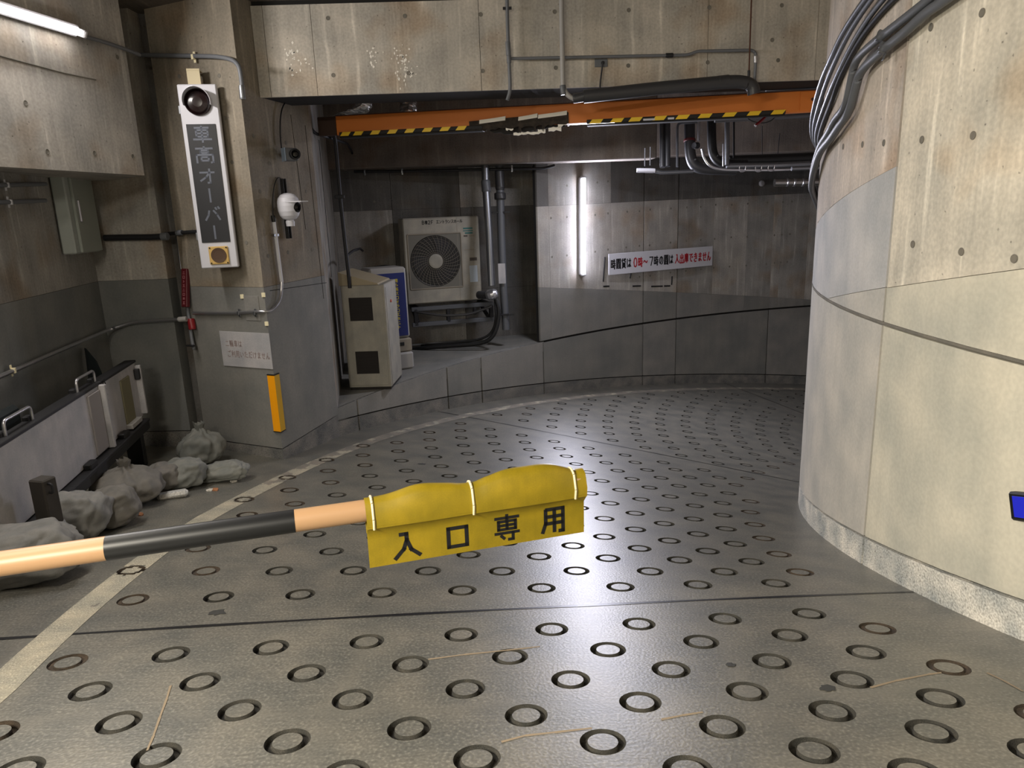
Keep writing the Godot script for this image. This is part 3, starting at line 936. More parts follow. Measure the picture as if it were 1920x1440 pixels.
	# pale patches and stubs of old fixings on the front face
	s = st(); box(s, Vector3.ZERO, Vector3(0.13, 0.17, 0.006), 0.002, fr(Vector3(-1.7483, 0.8865, -4.8328), Vector3(0.906, 0, 0.423), Vector3.UP)); put("repair_patch", s, M.mortar_grey_b, wp)
	for p in [Vector3(-1.8185, 0.9653, -4.8634), Vector3(-1.6441, 0.9792, -4.7820), Vector3(-1.6457, 0.7842, -4.7827)]:
		s = st(); box(s, p, Vector3(0.025, 0.03, 0.01), 0.002, Transform3D()); put("fixing_stub", s, M.zip, wp)

	# ---- left side
	var wl := thing("wall_left", "shadowy concrete side wall on the left behind the white flood panels", "wall", Transform3D(), "", "structure")
	var la := Vector2(-2.629, -3.579)
	var lb := Vector2(-2.908, -5.103)
	var ld := (la - lb).normalized()
	var l_end := la + ld * 6.2
	s = st(); wall_prism(s, [lb, l_end, l_end + Vector2(-0.4, 0), lb + Vector2(-0.4, 0)], -0.5, 1.086); put("mortar_face", s, M.mortar_left, wl)
	s = st(); wall_prism(s, [lb, l_end, l_end + Vector2(-0.4, 0), lb + Vector2(-0.4, 0)], 1.088, 2.95); put("board_face", s, M.grey_a, wl)
	var fb := Vector2(-2.398, -5.060)
	s = st(); wall_prism(s, [lb + Vector2(-0.3, 0), fb, fb + Vector2(0.0, -0.35), lb + Vector2(-0.3, -0.35)], -0.5, -0.035); put("base_course", s, M.base_dark, wl)
	s = st(); wall_prism(s, [lb + Vector2(-0.3, 0), fb, fb + Vector2(0.0, -0.35), lb + Vector2(-0.3, -0.35)], -0.028, 1.086); put("mortar_face", s, M.mortar_left, wl)
	s = st(); wall_prism(s, [lb + Vector2(-0.3, 0), fb, fb + Vector2(0.0, -0.35), lb + Vector2(-0.3, -0.35)], 1.088, 2.95); put("board_face", s, M.grey_b, wl)
	s = st(); wall_prism(s, [fb + Vector2(-0.05, -0.12), Vector2(-2.2, -5.25), Vector2(-2.2, -5.5), fb + Vector2(-0.05, -0.4)], -0.5, 2.95); put("gap_back", s, M.grey_c, wl)
	# overhanging upper block with the tube lamp
	var ua := Vector2(-2.485, -3.670)
	var ub := Vector2(-2.282, -4.710)
	var uc := ua + (ua - ub) * 0.9
	var ud := uc + ld * 4.6
	var wu := thing("wall_overhang", "pale concrete overhang above the left wall that holds the tube lamp", "wall", Transform3D(), "", "structure")
	s = st(); wall_prism(s, [ub, ua, uc, ud, ud + Vector2(-0.6, 0), lb + Vector2(-0.35, -0.05), Vector2(-2.62, -5.04)], 1.768, 2.95); put("overhang_block", s, M.grey_b, wu)
	for p in [Vector3(-2.4232, 1.8610, -3.9804), Vector3(-2.3585, 1.8762, -4.3134), Vector3(-2.2972, 1.8792, -4.6283), Vector3(-2.2975, 2.4483, -4.6269), Vector3(-2.4393, 2.0924, -3.8975)]: tie(wu, p, Vector3(0.98, 0, 0.19))
	s = st(); tube(s, [Vector3(-2.4816, 2.3053, -3.6853), Vector3(-2.4597, 2.2962, -3.7978), Vector3(-2.4236, 2.2906, -3.9835), Vector3(-2.3836, 2.2845, -4.1894), Vector3(-2.3385, 2.2867, -4.4214)], 0.004, 6); put("crack", s, M.tie, wu)

	# ---- behind the camera
	s = st()
	var e0 := pc(4.4, 0.69, 0)
	var e1 := pc(11.0, 0.69, 0)
	wall_prism(s, [Vector2(e0.x, e0.z), Vector2(e1.x, e1.z), Vector2(e1.x - 0.2, e1.z + 0.3), Vector2(e0.x - 0.2, e0.z + 0.3)], 0.3, 3.0)
	tag(put("wall_back", s, M.mortar_left), "plain wall that closes the ramp behind the entrance", "wall", "", "structure")
	s = st()
	box(s, Vector3(0.5, 2.93, -5), Vector3(14, 0.2, 22), 0.0)
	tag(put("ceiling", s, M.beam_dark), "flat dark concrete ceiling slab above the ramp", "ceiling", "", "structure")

func build_beams() -> void:
	var b := thing("concrete_beam", "deep pale concrete beam across the ramp above the orange bar", "beam", Transform3D(), "", "structure")
	var a0 := Vector2(-1.590, -4.997)
	var b0 := Vector2(2.117, -5.103)
	var d := (b0 - a0).normalized()
	var back := Vector2(d.y, -d.x)
	if back.y > 0: back = -back
	var s := st()
	var aa := a0
	var bb := b0 + d * 0.6
	wall_prism(s, [aa + back * 0.02, bb + back * 0.02, bb + back * 0.4, aa + back * 0.4], 2.252, 2.84); put("beam_core", s, M.gap, b)
	var xs := [0.002, 0.077, 0.381, 1.461, 2.968, 3.699, 4.311]
	for i in xs.size() - 1:
		s = st()
		var p: Vector2 = a0 + d * (xs[i] + 0.0015)
		var q: Vector2 = a0 + d * (xs[i + 1] - 0.0015)
		wall_prism(s, [p, q, q + back * 0.021, p + back * 0.021], 2.25, 2.80)
		put("beam_panel", s, M.beam, b)
	for p in [Vector3(-1.0988, 2.7153, -5.0100), Vector3(-0.6057, 2.7149, -5.0241), Vector3(-0.1166, 2.7115, -5.0381), Vector3(-1.0969, 2.3729, -5.0101), Vector3(-0.6055, 2.3717, -5.0242), Vector3(-0.1182, 2.3708, -5.0381), Vector3(0.8497, 2.7116, -5.0658), Vector3(1.3793, 2.7138, -5.0809), Vector3(1.8591, 2.7141, -5.0946), Vector3(0.3652, 2.7148, -5.0519), Vector3(0.3651, 2.3766, -5.0519), Vector3(0.8473, 2.3759, -5.0657), Vector3(1.3787, 2.3806, -5.0809), Vector3(1.8062, 2.5061, -5.0931), Vector3(1.8523, 2.3803, -5.0944)]: tie(b, p, Vector3(-back.x, 0, -back.y))
	# lime stains run down the beam
	var r5 := RandomNumberGenerator.new()
	r5.seed = 5
	s = st()
	for c in [[Vector3(-1.3559, 2.5127, -5.0025), 16], [Vector3(-1.3449, 2.4222, -5.0028), 12], [Vector3(-1.2603, 2.4714, -5.0052), 10], [Vector3(-0.8278, 2.4721, -5.0176), 16], [Vector3(-0.6709, 2.4806, -5.0221), 14], [Vector3(-0.6156, 2.4273, -5.0237), 14], [Vector3(-0.5987, 2.3682, -5.0241), 18], [Vector3(-0.6574, 2.3307, -5.0225), 10]]:
		for i in c[1]:
			var o: Vector3 = c[0] + Vector3(r5.randfn(0, 0.028), r5.randfn(0, 0.04), 0)
			var w := r5.randf_range(0.003, 0.009)
			var h := r5.randf_range(0.003, 0.014)
			quad(s, o + Vector3(-w, 0, 0), o + Vector3(0, h, 0), o + Vector3(w, 0, 0), o + Vector3(0, -h, 0))
	put("lime_stain", s, M.lime, b).set_meta("kind", "stuff")
	s = st()
	box(s, Vector3(-0.30, 2.40, -8.18), Vector3(3.9, 0.86, 0.36), 0.012)
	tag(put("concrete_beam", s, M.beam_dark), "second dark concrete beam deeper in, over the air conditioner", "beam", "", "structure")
	s = st()
	box(s, Vector3(3.6, 2.48, -9.35), Vector3(3.9, 0.84, 0.3), 0.012)
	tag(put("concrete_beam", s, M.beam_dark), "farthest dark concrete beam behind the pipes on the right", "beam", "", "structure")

# ================================================================ LAMPS
func tube_lamp(label: String, a: Vector3, b: Vector3, out: Vector3, c: Color, e: float, shine: float, group := "") -> void:
	var l := a.distance_to(b)
	var along := (b - a).normalized()
	var o := (out - along * out.dot(along)).normalized()
	var t := thing("tube_lamp", label, "lamp", Transform3D(Basis(along, along.cross(o) * -1.0, o).orthonormalized(), (a + b) * 0.5), group)
	var s := st()
	box(s, Vector3(0, 0, -0.045), Vector3(l * 1.02, 0.06, 0.045), 0.008); put("batten", s, M.white, t)
	for k in [-1.0, 1.0]:
		s = st(); box(s, Vector3(k * (l * 0.5 + 0.012), 0, -0.012), Vector3(0.024, 0.04, 0.07), 0.006); put("socket", s, M.white, t)
	s = st(); tube(s, [Vector3(-l * 0.5, 0, 0), Vector3(l * 0.5, 0, 0)], 0.0165, 14); put("glass_tube", s, glow(c, shine), t)
	area_light("tube_light", facing((a + b) * 0.5 + o * 0.022, o, along), Vector2(l * 0.96, 0.033), c, e)

func build_lamps() -> void:
	tube_lamp("glowing fluorescent tube high on the left overhang", Vector3(-2.2896, 2.4966, -4.2535), Vector3(-2.5225, 2.4966, -3.0559), Vector3(0.9, -0.42, 0.25), Color(1.0, 0.975, 0.95), 2.8, 10.0)
	tube_lamp("upright glowing fluorescent tube on the curved back wall", Vector3(0.9403, 1.8168, -8.7319), Vector3(0.9262, 0.6906, -8.7202), Vector3(0.6321, 0.0000, 0.7749), Color(0.93, 0.93, 1.0), 5.5, 42.0)
	tube_lamp("short lamp tube just under the orange bar in front of the pipes", Vector3(0.6234, 2.2418, -6.9809), Vector3(1.0404, 2.2464, -6.9820), Vector3(0.1, -1, 0.1), Color(0.96, 0.96, 1.0), 2.4, 14.0)
	tube_lamp("hung tube over the entrance beside the gate", Vector3(-1.75, 2.45, -2.3), Vector3(-1.75, 2.45, -1.1), Vector3(0.35, -1, 0), Color(1.0, 0.965, 0.90), 1.6, 6.0)
	tube_lamp("low canopy tube beside the gate housing", Vector3(-1.35, 1.95, -0.3), Vector3(-1.35, 1.95, 0.9), Vector3(0.5, -0.6, -0.6), Color(1.0, 0.965, 0.89), 10.5, 6.0)
	tube_lamp("hung tube over the entrance at the street end", Vector3(-1.45, 2.5, 1.1), Vector3(-0.6, 2.5, 1.1), Vector3(0.1, -0.6, -0.8), Color(1.0, 0.965, 0.90), 2.4, 6.0)
# ================================================================ THINGS ON THE PIER
func pipe(called: String, label: String, cat: String, pts: Array, r: float, m: Material, group := "", rad := 0.06) -> Node3D:
	var t := thing(called, label, cat, Transform3D(), group)
	var s := st()
	tube(s, bend(pts, rad), r, 12)
	put("pipe_run", s, m, t)
	return t

func build_pillar_things() -> void:
	# tall over-height warning sign
	var w := 0.232
	var h := 1.135
	var sg := thing("warning_sign", "tall white and navy over-height sign with round red lamp on the pier", "sign", fr(Vector3(-1.9001, 1.7374, -4.7590), Vector3(0.985, 0, -0.17), Vector3.UP))
	var s := st()
	box(s, Vector3(0, 0, -0.025), Vector3(w, h, 0.05), 0.006); put("case", s, M.white, sg)
	var face := st()
	box(face, Vector3(-0.003, -0.035, 0.002), Vector3(w * 0.76, h * 0.645, 0.006), 0.001); put("letter_panel", face, M.navy, sg)
	var ch := ["車", "高", "オ", "｜", "バ", "｜"]
	var cy := [0.262, 0.372, 0.487, 0.592, 0.697, 0.797]
	for i in 6:
		s = st(); glyph(s, ch[i], Vector2(-0.003, h * (0.5 - cy[i])), 0.122 if i < 2 else 0.106, 0.102 if i < 2 else 0.096, 0.0115, 0.0062); put("letter", s, M.sign_letter, sg)
	s = st()
	var lc := Vector3(-0.003, h * 0.5 - 0.106, 0)
	spin(s, [Vector2(0.080, 0.0), Vector2(0.080, 0.012), Vector2(0.074, 0.014), Vector2(0.072, 0.006), Vector2(0.06, 0.016), Vector2(0.03, 0.022), Vector2(0, 0.024)], lc, Vector3.BACK, 32)
	put("red_lens", s, M.lens, sg)
	s = st()
	for k in 22:
		var a := lerpf(-0.25, PI + 0.25, k / 22.0)
		var b := lerpf(-0.25, PI + 0.25, (k + 1) / 22.0)
		var za := 0.085 - 0.03 * absf(a - PI / 2) / 1.57
		var zb := 0.085 - 0.03 * absf(b - PI / 2) / 1.57
		for rr in [0.081, 0.084]:
			quad(s, lc + Vector3(cos(a) * rr, sin(a) * rr, 0), lc + Vector3(cos(b) * rr, sin(b) * rr, 0), lc + Vector3(cos(b) * rr, sin(b) * rr, zb), lc + Vector3(cos(a) * rr, sin(a) * rr, za))
		quad(s, lc + Vector3(cos(a) * 0.081, sin(a) * 0.081, za), lc + Vector3(cos(b) * 0.081, sin(b) * 0.081, zb), lc + Vector3(cos(b) * 0.084, sin(b) * 0.084, zb), lc + Vector3(cos(a) * 0.084, sin(a) * 0.084, za))
	put("hood", s, M.white, sg)
	var spk := MeshInstance3D.new()
	spk.name = "speaker"
	s = st(); box(s, Vector3(0.004, -h * 0.5 + 0.082, 0.006), Vector3(0.122, 0.116, 0.012), 0.004)
	spk.mesh = done(s); spk.material_override = mat(Color(0.80, 0.66, 0.38), 0.5)
	sg.add_child(spk)
	s = st(); spin(s, [Vector2(0.049, 0.0), Vector2(0.048, 0.004), Vector2(0.03, 0.001), Vector2(0, 0.0)], Vector3(0.004, -h * 0.5 + 0.082, 0.012), Vector3.BACK, 24); put("cone", s, mat(Color(0.33, 0.25, 0.19), 0.8), spk)
	for k in [[-1, -1], [-1, 1], [1, -1], [1, 1]]:
		s = st(); spin(s, [Vector2(0.005, 0), Vector2(0.005, 0.003), Vector2(0, 0.004)], Vector3(0.004 + k[0] * 0.051, -h * 0.5 + 0.082 + k[1] * 0.049, 0.012), Vector3.BACK, 8); put("screw", s, M.ink, spk)
	s = st(); box(s, Vector3(-0.02, h * 0.5 + 0.045, -0.055), Vector3(0.078, 0.11, 0.006), 0.001); box(s, Vector3(-0.02, h * 0.5 + 0.09, -0.09), Vector3(0.078, 0.006, 0.08), 0.001); put("top_bracket", s, mat(Color(0.80, 0.75, 0.62), 0.6), sg)
	for y in [h * 0.5 - 0.12, -h * 0.5 + 0.12]:
		s = st(); box(s, Vector3(-0.02, y, -0.115), Vector3(0.07, 0.07, 0.10), 0.002); put("stand_off", s, M.steel, sg)
	for y in [0.42, -0.36]:
		s = st(); box(s, Vector3(-w * 0.5 - 0.006, y, -0.03), Vector3(0.012, 0.05, 0.03), 0.002); put("hinge", s, M.steel, sg)
	# motorcycle notice
	var nt := thing("notice_board", "faded square notice in grey lettering about two-wheelers on the pier", "notice", fr(Vector3(-1.8421, 0.5941, -4.8723), Vector3(0.906, 0, 0.423), Vector3.UP))
	s = st(); box(s, Vector3.ZERO, Vector3(0.455, 0.25, 0.005), 0.001); put("plate", s, M.dirty_white, nt)
	letters(nt, "二輪車は", Vector2(-0.165, 0.040), 0.034, 0.048, 0.040, 0.0055, 0.0032, M.faded_ink)
	letters(nt, "ご利用いただけません", Vector2(-0.158, -0.034), 0.034, 0.048, 0.0395, 0.0055, 0.0032, M.faded_ink)
	# yellow corner guard wrapped round the arris
	var cg := thing("corner_guard", "bright yellow rubber guard strip on the corner of the pier", "guard", Transform3D(Basis.IDENTITY, Vector3(-1.639, 0.02, -4.784)))
	var dF := Vector3(-0.906, 0, -0.423)
	var dR := Vector3(0.2268, 0, -0.974)
	var nF := Vector3(-0.423, 0, 0.906)
	var nR := Vector3(0.974, 0, 0.2268)
	var tipv := (nF + nR).normalized() * 0.028
	s = st(); _strip(s, [dF * 0.055 + nF * 0.002, dF * 0.05 + nF * 0.012, nF * 0.012 + dF * 0.006, tipv * 0.75], 0.0, 0.405); put("front_flange", s, M.guard, cg)
	s = st(); _strip(s, [tipv * 0.75, nR * 0.012 + dR * 0.006, dR * 0.05 + nR * 0.012, dR * 0.055 + nR * 0.002], 0.0, 0.405); put("side_flange", s, M.guard_b, cg)
	for yy in [-0.004, 0.405]:
		s = st(); _strip(s, [dF * 0.058 + nF * 0.001, dF * 0.051 + nF * 0.014, nF * 0.014 + dF * 0.006, tipv * 0.8, nR * 0.014 + dR * 0.006, dR * 0.051 + nR * 0.014, dR * 0.058 + nR * 0.001], yy, yy + 0.006); put("end_cap", s, M.black, cg)
	# conduits of the pier
	var t := pipe("conduit", "grey conduit arching over the sign and dropping at the pier corner", "conduit", [Vector3(-2.3818, 2.5566, -5.0980), Vector3(-1.7361, 2.4657, -4.7963), Vector3(-1.6147, 2.4200, -4.7395), Vector3(-1.6068, 2.3147, -4.7358), Vector3(-1.6136, 2.2162, -4.7390)], 0.0135, M.grey_paint, "", 0.12)
	clip(t, Vector3(-1.9481, 2.4892, -4.8953), Vector3(0.906, 0, 0.423), Vector3.UP, 0.0135, M.zip)
	sleeve(t, "coupling", Vector3(-1.6114, 2.2843, -4.7380), Vector3(-1.6155, 2.2039, -4.7399), 0.018, M.steel)
	t = pipe("conduit", "short dark conduit running into the left edge of the tall sign", "conduit", [Vector3(-2.4374, 1.3929, -5.1240), Vector3(-2.2932, 1.4007, -5.0566), Vector3(-2.0848, 1.4068, -4.9592)], 0.013, M.dark_steel)
	sleeve(t, "coupling", Vector3(-2.2838, 1.4005, -5.0522), Vector3(-2.2367, 1.4031, -5.0302), 0.019, M.grey_paint)
	t = pipe("conduit", "shiny conduit under the sign that curls up beside the dome camera", "conduit", [Vector3(-2.2497, 0.8420, -5.0473), Vector3(-1.8897, 0.8523, -4.8791), Vector3(-1.6601, 0.8700, -4.7696), Vector3(-1.6080, 0.8636, -4.8290), Vector3(-1.5812, 0.9325, -4.9441), Vector3(-1.5737, 1.0545, -4.9763)], 0.011, M.bright_steel, "", 0.09)
	for p in [Vector3(-1.8541, 0.8534, -4.8624), Vector3(-1.7227, 0.8571, -4.8010)]: clip(t, p, Vector3(0.906, 0, 0.423), Vector3.UP, 0.011, M.steel)
	t = pipe("conduit", "white upright cable tube below the two cameras", "conduit", [Vector3(-1.5740, 1.0472, -4.9748), Vector3(-1.5772, 1.4666, -4.9612)], 0.012, M.white)
	sleeve(t, "gland", Vector3(-1.5771, 1.4525, -4.9615), Vector3(-1.5781, 1.4949, -4.9572), 0.014, M.black)
	clip(t, Vector3(-1.5760, 1.3635, -4.9662), Vector3.UP, Vector3(0.2268, 0, -0.974), 0.012, M.steel)
	pipe("cable", "thin black cable looping from the dome camera bracket into the tube", "cable", [Vector3(-1.5823, 1.4914, -4.9747), Vector3(-1.5795, 1.5794, -4.9864), Vector3(-1.5713, 1.6850, -5.0216), Vector3(-1.5573, 1.7500, -5.0816), Vector3(-1.5482, 1.7444, -5.1210)], 0.0035, M.rubber)
	pipe("cable", "black cable hanging down to the small boxy camera", "cable", [Vector3(-1.4726, 2.2958, -5.4101), Vector3(-1.5040, 2.2635, -5.2754), Vector3(-1.5203, 2.1921, -5.2056), Vector3(-1.5283, 2.0913, -5.1711), Vector3(-1.5311, 1.9998, -5.1589), Vector3(-1.5307, 1.9439, -5.1609)], 0.005, M.rubber)
	# box camera
	var rb := Vector3(-1.4724, 1.8986, -5.1465)
	var c1 := thing("box_camera", "small grey box camera with a round lens near the beam", "camera", fr(rb, Vector3(0.2268, 0, -0.974), Vector3.UP).rotated_local(Vector3.UP, -0.75))
	s = st(); box(s, Vector3(0, 0, 0), Vector3(0.085, 0.085, 0.075), 0.006); put("body", s, M.grey_paint, c1)
	s = st(); box(s, Vector3(-0.046, 0.0, 0.0), Vector3(0.006, 0.088, 0.08), 0.002); put("pale_plate", s, mat(Color(0.66, 0.74, 0.84), 0.4), c1)
	s = st(); spin(s, [Vector2(0.036, 0), Vector2(0.036, 0.03), Vector2(0.029, 0.032), Vector2(0.027, 0.02), Vector2(0.0, 0.02)], Vector3(0.016, 0, 0.037), Vector3.BACK, 24); put("lens_ring", s, M.dark_steel, c1)
	s = st(); spin(s, [Vector2(0.026, 0), Vector2(0.018, 0.007), Vector2(0, 0.01)], Vector3(0.016, 0, 0.056), Vector3.BACK, 20); put("lens", s, mat(Color(0.02, 0.02, 0.025), 0.08), c1)
	s = st(); box(s, Vector3(0.0, 0.0, -0.055), Vector3(0.03, 0.03, 0.06), 0.003); put("bracket", s, M.steel, c1)
	# dome camera on its bar
	var dc := thing("dome_camera", "white ball camera with a flat visor on an upright bar", "camera", fr(Vector3(-1.4766, 1.5547, -4.9965), Vector3(0.8300, 0.0000, -0.5500), Vector3.UP))
	s = st(); lathe(s, [Vector2(0.0, -0.095), Vector2(0.024, -0.094), Vector2(0.045, -0.086), Vector2(0.062, -0.066), Vector2(0.072, -0.036), Vector2(0.075, 0.0), Vector2(0.073, 0.028), Vector2(0.066, 0.052), Vector2(0.048, 0.072), Vector2(0.026, 0.082), Vector2(0, 0.085)], 28); put("housing", s, M.white, dc)
	s = st(); lathe(s, [Vector2(0, -0.135), Vector2(0.028, -0.135), Vector2(0.03, -0.105), Vector2(0.022, -0.09)], 16); put("bottom_cap", s, M.white, dc)
	s = st(); prism(s, [Vector2(-0.07, -0.02), Vector2(-0.04, 0.062), Vector2(0.05, 0.12), Vector2(0.105, 0.1), Vector2(0.11, 0.02), Vector2(0.075, -0.05), Vector2(-0.03, -0.07)], 0.022, 0.029, Transform3D(Basis(Vector3.RIGHT, Vector3.BACK, Vector3.UP), Vector3.ZERO)); put("visor", s, M.white, dc)
	s = st(); var lens_at := Vector3(0.035, -0.012, 0.042)
	spin(s, [Vector2(0.043, -0.02), Vector2(0.042, 0.0), Vector2(0.034, 0.018), Vector2(0.018, 0.029), Vector2(0, 0.032)], lens_at, Vector3(0.6, -0.2, 0.8), 24); put("dark_dome", s, mat(Color(0.015, 0.015, 0.02), 0.06), dc)
	var bar := thing("mount_bar", "dark slotted steel bar behind the ball camera", "bracket", Transform3D())
	s = st(); var b0 := Vector3(-1.5437, 1.7400, -5.1050); var b1 := Vector3(-1.5390, 1.3350, -5.1252)
	var bx := fr((b0 + b1) * 0.5, Vector3(0.2268, 0, -0.974), b0 - b1)
	box(s, Vector3.ZERO, Vector3(0.042, b0.distance_to(b1), 0.006), 0.002, bx); box(s, Vector3(0.018, 0, 0.012), Vector3(0.006, b0.distance_to(b1), 0.024), 0.002, bx); box(s, Vector3(-0.018, 0, 0.012), Vector3(0.006, b0.distance_to(b1), 0.024), 0.002, bx); put("channel", s, M.dark_steel, bar)
	s = st(); box(s, Vector3(0, 0.0, 0.04), Vector3(0.06, 0.06, 0.06), 0.004, bx); put("arm", s, M.white, bar)
	# pipes in the joint left of the pier
	pipe("riser_pipe", "slim pale riser in the dark joint left of the pier", "pipe", [Vector3(-2.5037, 2.6545, -5.5169), Vector3(-2.4805, 2.3567, -5.4446), Vector3(-2.4507, 2.1330, -5.3902), Vector3(-2.3983, 1.7971, -5.3087), Vector3(-2.3651, 1.4619, -5.2272), Vector3(-2.3349, 1.1454, -5.1503)], 0.008, M.steel)
	pipe("riser_pipe", "thicker grey riser in the joint left of the tall sign", "pipe", [Vector3(-2.4811, 2.6623, -5.5600), Vector3(-2.4307, 2.2603, -5.4623), Vector3(-2.3837, 1.8734, -5.3683), Vector3(-2.3315, 1.4152, -5.2570)], 0.019, M.grey_paint)
	t = pipe("riser_pipe", "lower grey riser below the red strip in the wall joint", "pipe", [Vector3(-2.3082, 0.9403, -5.1005), Vector3(-2.2909, 0.7913, -5.0643), Vector3(-2.2774, 0.6424, -5.0281), Vector3(-2.2642, 0.5862, -5.0145)], 0.012, M.grey_paint)
	sleeve(t, "red_band", Vector3(-2.2747, 0.7996, -5.0560), Vector3(-2.2660, 0.7252, -5.0380), 0.026, M.red_plastic)
	s = st(); box(s, Vector3.ZERO, Vector3(0.07, 0.012, 0.02), 0.003, fr(Vector3(-2.2809, 0.6165, -5.0013), Vector3(0.9, 0, 0.4), Vector3.UP)); put("foot_clip", s, M.dark_steel, t)
	var rs := thing("red_strip", "dark red vertical label strip with pale characters in the joint", "label", fr(Vector3(-2.2820, 1.0199, -5.0581), Vector3(0.9, 0, 0.42), Vector3(-0.0319, 0.2578, -0.0626)))
	s = st(); box(s, Vector3.ZERO, Vector3(0.055, 0.27, 0.03), 0.004); put("plate", s, mat(Color(0.32, 0.06, 0.09), 0.5), rs)
	for i in 8:
		s = st(); glyph(s, ["二", "口", "ト", "エ", "二", "口", "ホ", "エ"][i], Vector2(0, 0.105 - i * 0.030), 0.022, 0.02, 0.003, 0.0155); put("faint_mark", s, M.faint_red, rs)

func _strip(s: SurfaceTool, line: Array, y0: float, y1: float) -> void:
	s.set_smooth_group(-1)
	for i in line.size() - 1:
		var a: Vector3 = line[i]
		var b: Vector3 = line[i + 1]
		quad(s, a + Vector3(0, y0, 0), b + Vector3(0, y0, 0), b + Vector3(0, y1, 0), a + Vector3(0, y1, 0))
	for i in range(1, line.size() - 1):
		tri(s, line[0] + Vector3(0, y1, 0), line[i] + Vector3(0, y1, 0), line[i + 1] + Vector3(0, y1, 0))

# ================================================================ RECESS
func build_recess_things() -> void:
	var s: SurfaceTool
	# outdoor unit
	var ac := thing("air_conditioner", "large beige outdoor air conditioner with a round fan grille in the recess", "air conditioner", fr(Vector3(-0.7316, 0.9519, -8.1934), Vector3(2.3500, 0.0000, -0.7000), Vector3.UP))
	var W := 0.872
	var H := 0.955
	s = st(); box(s, Vector3(0, 0, -0.17), Vector3(W, H, 0.34), 0.012); put("casing", s, M.beige, ac)
	var fc := Vector3(W * (0.40 - 0.5), H * (0.5 - 0.505), 0)
	s = st()
	var sq := 0.305
	# recessed fan plate with rounded frame
	for k in 4:
		var a := k * PI / 2
		var u := Vector3(cos(a), sin(a), 0)
		var wv := Vector3(-sin(a), cos(a), 0)
		box(s, fc + u * sq + Vector3(0, 0, 0.003), Vector3(0.014 if k % 2 == 0 else sq * 2.0, sq * 2.0 if k % 2 == 0 else 0.014, 0.014), 0.004)
	put("grille_frame", s, M.beige_dark, ac)
	s = st(); box(s, fc + Vector3(0, 0, -0.001), Vector3(sq * 2, sq * 2, 0.004), 0.001); put("fan_plate", s, mat(Color(0.42, 0.41, 0.38), 0.7), ac)
	s = st(); spin(s, [Vector2(0.288, 0.002), Vector2(0.283, 0.006), Vector2(0.275, 0.0025), Vector2(0.0, 0.0025)], fc, Vector3.BACK, 40); put("fan_opening", s, M.black, ac)
	for k in 3:
		s = st()
		var a0 := k * TAU / 3 + 0.5
		for i in 6:
			for j in 4:
				var P := []
				for e in [[i, j], [i + 1, j], [i + 1, j + 1], [i, j + 1]]:
					var a: float = a0 + e[0] * 0.15 + e[1] * 0.06
					var r: float = 0.06 + e[1] * 0.048
					P.append(fc + Vector3(cos(a) * r, sin(a) * r, 0.004 + e[0] * 0.0012))
				quad(s, P[0], P[1], P[2], P[3])
		put("fan_blade", s, M.dark_steel, ac)
	s = st()
	for k in 34:
		var a := TAU * k / 34
		var pts := []
		for i in 6:
			var r := lerpf(0.07, 0.282, i / 5.0)
			var aa := a + i * 0.075
			pts.append(fc + Vector3(cos(aa) * r, sin(aa) * r, 0.017 - 0.006 * i / 5.0))
		tube(s, pts, 0.0017, 4, false)
	var gw := put("grille_wires", s, M.beige_dark, ac)
	s = st()
	for j in 8:
		var r := 0.095 + j * 0.026
		var pts := []
		for i in 41: pts.append(fc + Vector3(cos(TAU * i / 40) * r, sin(TAU * i / 40) * r, 0.014))
		tube(s, pts, 0.0008, 4, false)
	put("grille_rings", s, M.beige_dark, ac)
	s = st(); spin(s, [Vector2(0.082, 0.008), Vector2(0.08, 0.022), Vector2(0.06, 0.026), Vector2(0, 0.028)], fc, Vector3.BACK, 28); put("hub_cap", s, M.beige, ac)
	s = st(); box(s, Vector3(W * 0.205, 0, 0.001), Vector3(0.003, H * 0.98, 0.002)); box(s, Vector3(W * 0.42, -H * 0.32, 0.001), Vector3(W * 0.16, 0.003, 0.002)); box(s, Vector3(W * 0.345, -H * 0.41, 0.001), Vector3(0.003, H * 0.18, 0.002)); put("panel_seams", s, M.beige_dark, ac)
	letters(ac, "B棟2F", Vector2(-W * 0.5 + 0.232, H * 0.5 - 0.052), 0.028, 0.042, 0.034, 0.006, 0.0025, M.ink)
	letters(ac, "エントランスホール", Vector2(-W * 0.5 + 0.395, H * 0.5 - 0.05), 0.032, 0.040, 0.0338, 0.0055, 0.0025, M.ink)
	for q in [[0.35, 0.36, 0.11, 0.016, "teal"], [0.35, 0.332, 0.115, 0.010, "teal"], [0.36, 0.305, 0.09, 0.016, "teal"], [0.315, 0.272, 0.045, 0.018, "ink"], [0.40, 0.272, 0.06, 0.018, "pale"], [0.355, 0.11, 0.11, 0.012, "pale"], [0.405, -0.005, 0.085, 0.036, "ink"], [0.40, -0.18, 0.092, 0.19, "silver"]]:
		s = st(); box(s, Vector3(W * q[0], H * q[1], 0.001), Vector3(q[2], q[3], 0.0025), 0.0005)
		put("label_plate", s, {"teal": M.teal_ink, "ink": mat(Color(0.30, 0.27, 0.25), 0.6), "pale": M.beige_dark, "silver": mat(Color(0.72, 0.76, 0.80), 0.5)}[q[4]], ac)
	# its wall bracket
	var br := thing("wall_bracket", "dark steel bracket frame under the air conditioner", "bracket", fr(Vector3(-0.6564, 0.3155, -8.2680), Vector3(2.3500, 0.0000, -0.7000), Vector3.UP))
